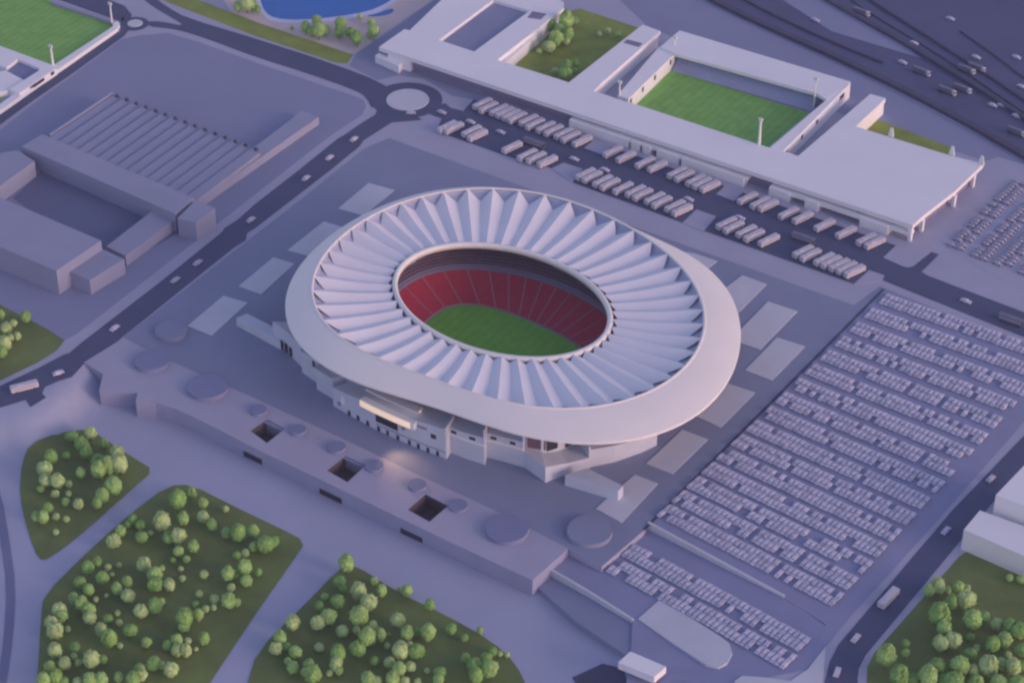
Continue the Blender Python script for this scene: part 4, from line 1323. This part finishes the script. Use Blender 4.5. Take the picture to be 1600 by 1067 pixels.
trees("big", 0, 800, [(830, 45, 25), (880, 80, 28), (800, 75, 20), (755, 120, 28), (710, 180, 38), (885, 155, 32), (940, 130, 15), (1010, 60, 45), (1060, 160, 35), (1115, 150, 42), (1145, 40, 32), (1270, 30, 30), (1325, 80, 28), (1415, 130, 28), (1490, 130, 40), (1580, 120, 32), (1210, 215, 30), (1115, 245, 28), (1080, 300, 15), (1165, 295, 20), (1130, 355, 15), (1140, 415, 18), (1275, 390, 22), (1585, 215, 25), (1480, 270, 22), (1535, 255, 20), (1530, 345, 38), (1425, 385, 35), (1475, 385, 18), (1540, 430, 32), (1445, 470, 20), (1430, 555, 38), (1480, 565, 22), (610, 310, 25), (550, 345, 33), (675, 345, 18), (745, 330, 15), (900, 330, 37), (1015, 350, 15), (970, 390, 40), (980, 450, 38), (1060, 455, 32), (955, 455, 30), (640, 410, 32), (700, 390, 14), (500, 440, 32), (555, 485, 30), (460, 540, 28), (510, 570, 35), (600, 545, 15), (665, 520, 12), (730, 480, 30), (795, 435, 27), (800, 525, 36), (555, 610, 35), (560, 660, 35), (370, 610, 38), (320, 690, 35), (345, 740, 45), (385, 650, 32), (425, 730, 15), (675, 665, 25), (735, 630, 15), (745, 690, 18), (880, 620, 38), (970, 585, 38), (1010, 560, 18), (1245, 510, 20), (1340, 545, 25), (1220, 575, 18), (1285, 605, 18), (1335, 595, 16), (1240, 640, 28), (1155, 660, 45), (1150, 715, 30), (630, 735, 32), (680, 790, 42), (750, 835, 16), (815, 740, 35), (915, 815, 28), (345, 865, 38), (470, 845, 25), (465, 900, 18), (490, 940, 20), (405, 945, 32), (310, 965, 28), (570, 920, 42), (645, 920, 22), (1045, 835, 25), (1105, 800, 32), (1105, 865, 30), (1160, 865, 32), (1175, 805, 20), (1225, 855, 12), (1275, 790, 30), (960, 945, 38), (1005, 955, 22), (1070, 985, 40), (875, 985, 30), (885, 1020, 30), (835, 1045, 38), (350, 1025, 35), (400, 1055, 25), (270, 1050, 38), (560, 1050, 40), (630, 1045, 38), (485, 1060, 25), (740, 1030, 25), (1660, 200, 45), (1710, 185, 30), (1615, 375, 20)])
trees("big", 0, 534, [(1110, 985, 45), (1195, 945, 28), (1270, 1010, 25), (1410, 1045, 18)])
trees("third", 400, 800, [(565, 320, 42), (525, 435, 32), (545, 480, 22), (740, 430, 22), (785, 490, 30), (640, 495, 42), (705, 565, 45), (510, 560, 38), (430, 530, 20), (395, 590, 25), (455, 655, 42), (385, 690, 38), (645, 650, 48), (230, 690, 38), (150, 785, 35), (125, 850, 35), (190, 840, 25), (245, 875, 35), (200, 930, 20), (230, 970, 32), (330, 950, 30), (355, 1010, 45), (310, 1000, 25), (395, 845, 25), (515, 880, 40), (500, 950, 35), (520, 990, 22), (460, 1005, 16), (540, 745, 32), (630, 740, 22), (730, 705, 25), (695, 780, 45), (775, 765, 32), (830, 765, 12), (885, 675, 38), (895, 480, 14), (945, 490, 28), (1085, 580, 28), (945, 755, 35), (1000, 745, 22), (1075, 750, 40), (1220, 730, 30), (1305, 785, 20), (635, 855, 42), (820, 835, 16), (905, 865, 45), (1000, 870, 42), (960, 825, 18), (740, 930, 22), (835, 940, 30), (895, 980, 38), (965, 965, 28), (1070, 990, 16), (1150, 1000, 30), (855, 1040, 38), (930, 1055, 25), (1010, 1060, 18), (700, 1040, 35), (750, 1055, 30), (1310, 910, 25), (1365, 960, 42), (1375, 1020, 38), (1440, 910, 30), (1460, 980, 45), (1480, 870, 25), (1525, 885, 15), (1140, 1050, 30), (1570, 890, 15), (1400, 740, 18)])
trees("corner", 1200, 800, [(1060, 460, 40), (1010, 490, 30), (1190, 465, 30), (1245, 475, 18), (1125, 490, 20), (1240, 545, 50), (1150, 560, 35), (1075, 640, 55), (1100, 720, 38), (1280, 670, 50), (1355, 655, 30), (1430, 700, 30), (1510, 710, 35), (1570, 740, 45), (1480, 800, 38), (1405, 825, 38), (1265, 780, 22), (1080, 820, 42), (1155, 800, 45), (1305, 845, 18), (1265, 885, 32), (860, 820, 22), (860, 880, 22), (740, 895, 52), (1060, 960, 42), (1200, 960, 50), (1285, 990, 30), (1380, 960, 50), (1460, 950, 35), (1530, 965, 42), (1500, 890, 20), (825, 1020, 48), (910, 1040, 30), (1000, 1025, 50), (1160, 1060, 55), (1590, 960, 30), (1100, 1050, 30), (1510, 410, 20), (1580, 420, 22), (1590, 860, 36), (1300, 1070, 40), (1440, 1060, 40), (1560, 1070, 40)])
trees("roadside", 0, 440, [(5, 230, 24), (180, 245, 30), (45, 325, 32), (95, 290, 20), (30, 430, 40), (75, 390, 20), (120, 380, 22), (10, 490, 32)], 4.447)
trees("lake", 400, 0, [(380, 130, 26), (390, 190, 36), (310, 170, 25), (440, 190, 22), (530, 150, 32), (520, 200, 26), (590, 205, 28), (630, 240, 30), (650, 105, 15), (720, 140, 20), (735, 195, 30), (710, 220, 18), (345, 200, 20), (225, 178, 9), (-60, 20, 40), (-20, 40, 26), (-110, 40, 26), (10, 60, 16)])
trees("court", 800, 0, [(235, 160, 32), (190, 185, 20), (340, 130, 40), (390, 130, 22), (295, 190, 32), (275, 240, 38), (350, 215, 30), (340, 260, 18), (235, 295, 30), (205, 290, 18), (170, 320, 15), (545, 215, 15), (600, 195, 18), (665, 215, 15), (345, 415, 28), (400, 400, 20), (335, 465, 38), (270, 450, 22), (390, 440, 15)])
PL = {"kite": "the kite shaped lawn", "big": "the big middle lawn", "third": "the lawn below the podium", "corner": "the lower right lawn",
      "roadside": "the lawn at the left edge", "lake": "the sand beside the lake", "court": "the courtyard lawn"}
for patch, l in TREES.items():
    xs_ = sorted(t[0] for t in l); ys_ = sorted(t[1] for t in l)
    xa, xb = xs_[0], xs_[-1]; ya, yb = ys_[0], ys_[-1]
    for x, y, r in l:
        rr = r * 1.30
        # true size at that distance
        zg = zpark(x, y) + 0.3 if patch in ("kite", "big", "third") else 0.1
        mpp = (G(x + 1, y, zg) - G(x, y, zg)).length
        rad = rr * mpp
        k = rng.randrange(6)
        if r < 5 and rng.random() < 0.6: k = rng.choice((1, 4))
        pr = protos[k]
        hc = rad * (1.0 * pr[3] + 0.22)
        g = G(x, y, zg + hc); g.z = zg
        if patch in ("kite", "big", "third"):
            sx, sy = sheet_xy(g)
            g.z = zpark(sx, sy) + 0.3
        rz = rng.uniform(0, 6.28)
        if not pr[1]:
            o = pr[0]; o.location = g; o.rotation_euler = (0, 0, rz); pr[1] = True
        else:
            o = copy_tree(pr[0], g, rz)
        f = rng.uniform(0.94, 1.06)
        o.scale = (rad * f, rad / f, rad)
        size = "large" if r > 8.5 else ("small" if r < 6 else "medium")
        cx = int(min(2.99, 3 * (x - xa) / (xb - xa + 0.01))); cy = int(min(2.99, 3 * (y - ya) / (yb - ya + 0.01)))
        pos = [["upper left", "upper middle", "upper right"], ["left", "middle", "right"], ["lower left", "lower middle", "lower right"]][cy][cx]
        tag(o, "%s %s tree in the %s part of %s" % (size, pr[2], pos, PL[patch]), "tree", "trees on " + PL[patch])

# ================================================================== HAZE
HAZE = 0.00004
hz = bpy.data.materials.new("haze_air")
hz.use_nodes = True
hn = hz.node_tree
hn.nodes.remove(hn.nodes["Principled BSDF"])
pv_ = hn.nodes.new("ShaderNodeVolumePrincipled")
pv_.inputs["Color"].default_value = (0.74, 0.78, 0.97, 1)
pv_.inputs["Density"].default_value = HAZE
pv_.inputs["Anisotropy"].default_value = 0.0
hn.links.new(pv_.outputs[0], hn.nodes["Material Output"].inputs["Volume"])
me = bpy.data.meshes.new("haze")
bm = bmesh.new()
bmesh.ops.create_cube(bm, size=1.0)
for v in bm.verts:
    v.co = Vector((v.co.x * 20000, v.co.y * 20000, -20 + (v.co.z + 0.5) * (H + 60)))
bm.to_mesh(me); bm.free()
me.materials.append(hz)
tag(bpy.data.objects.new("haze", me), kind="stuff")
col.objects.link(bpy.data.objects["haze"])
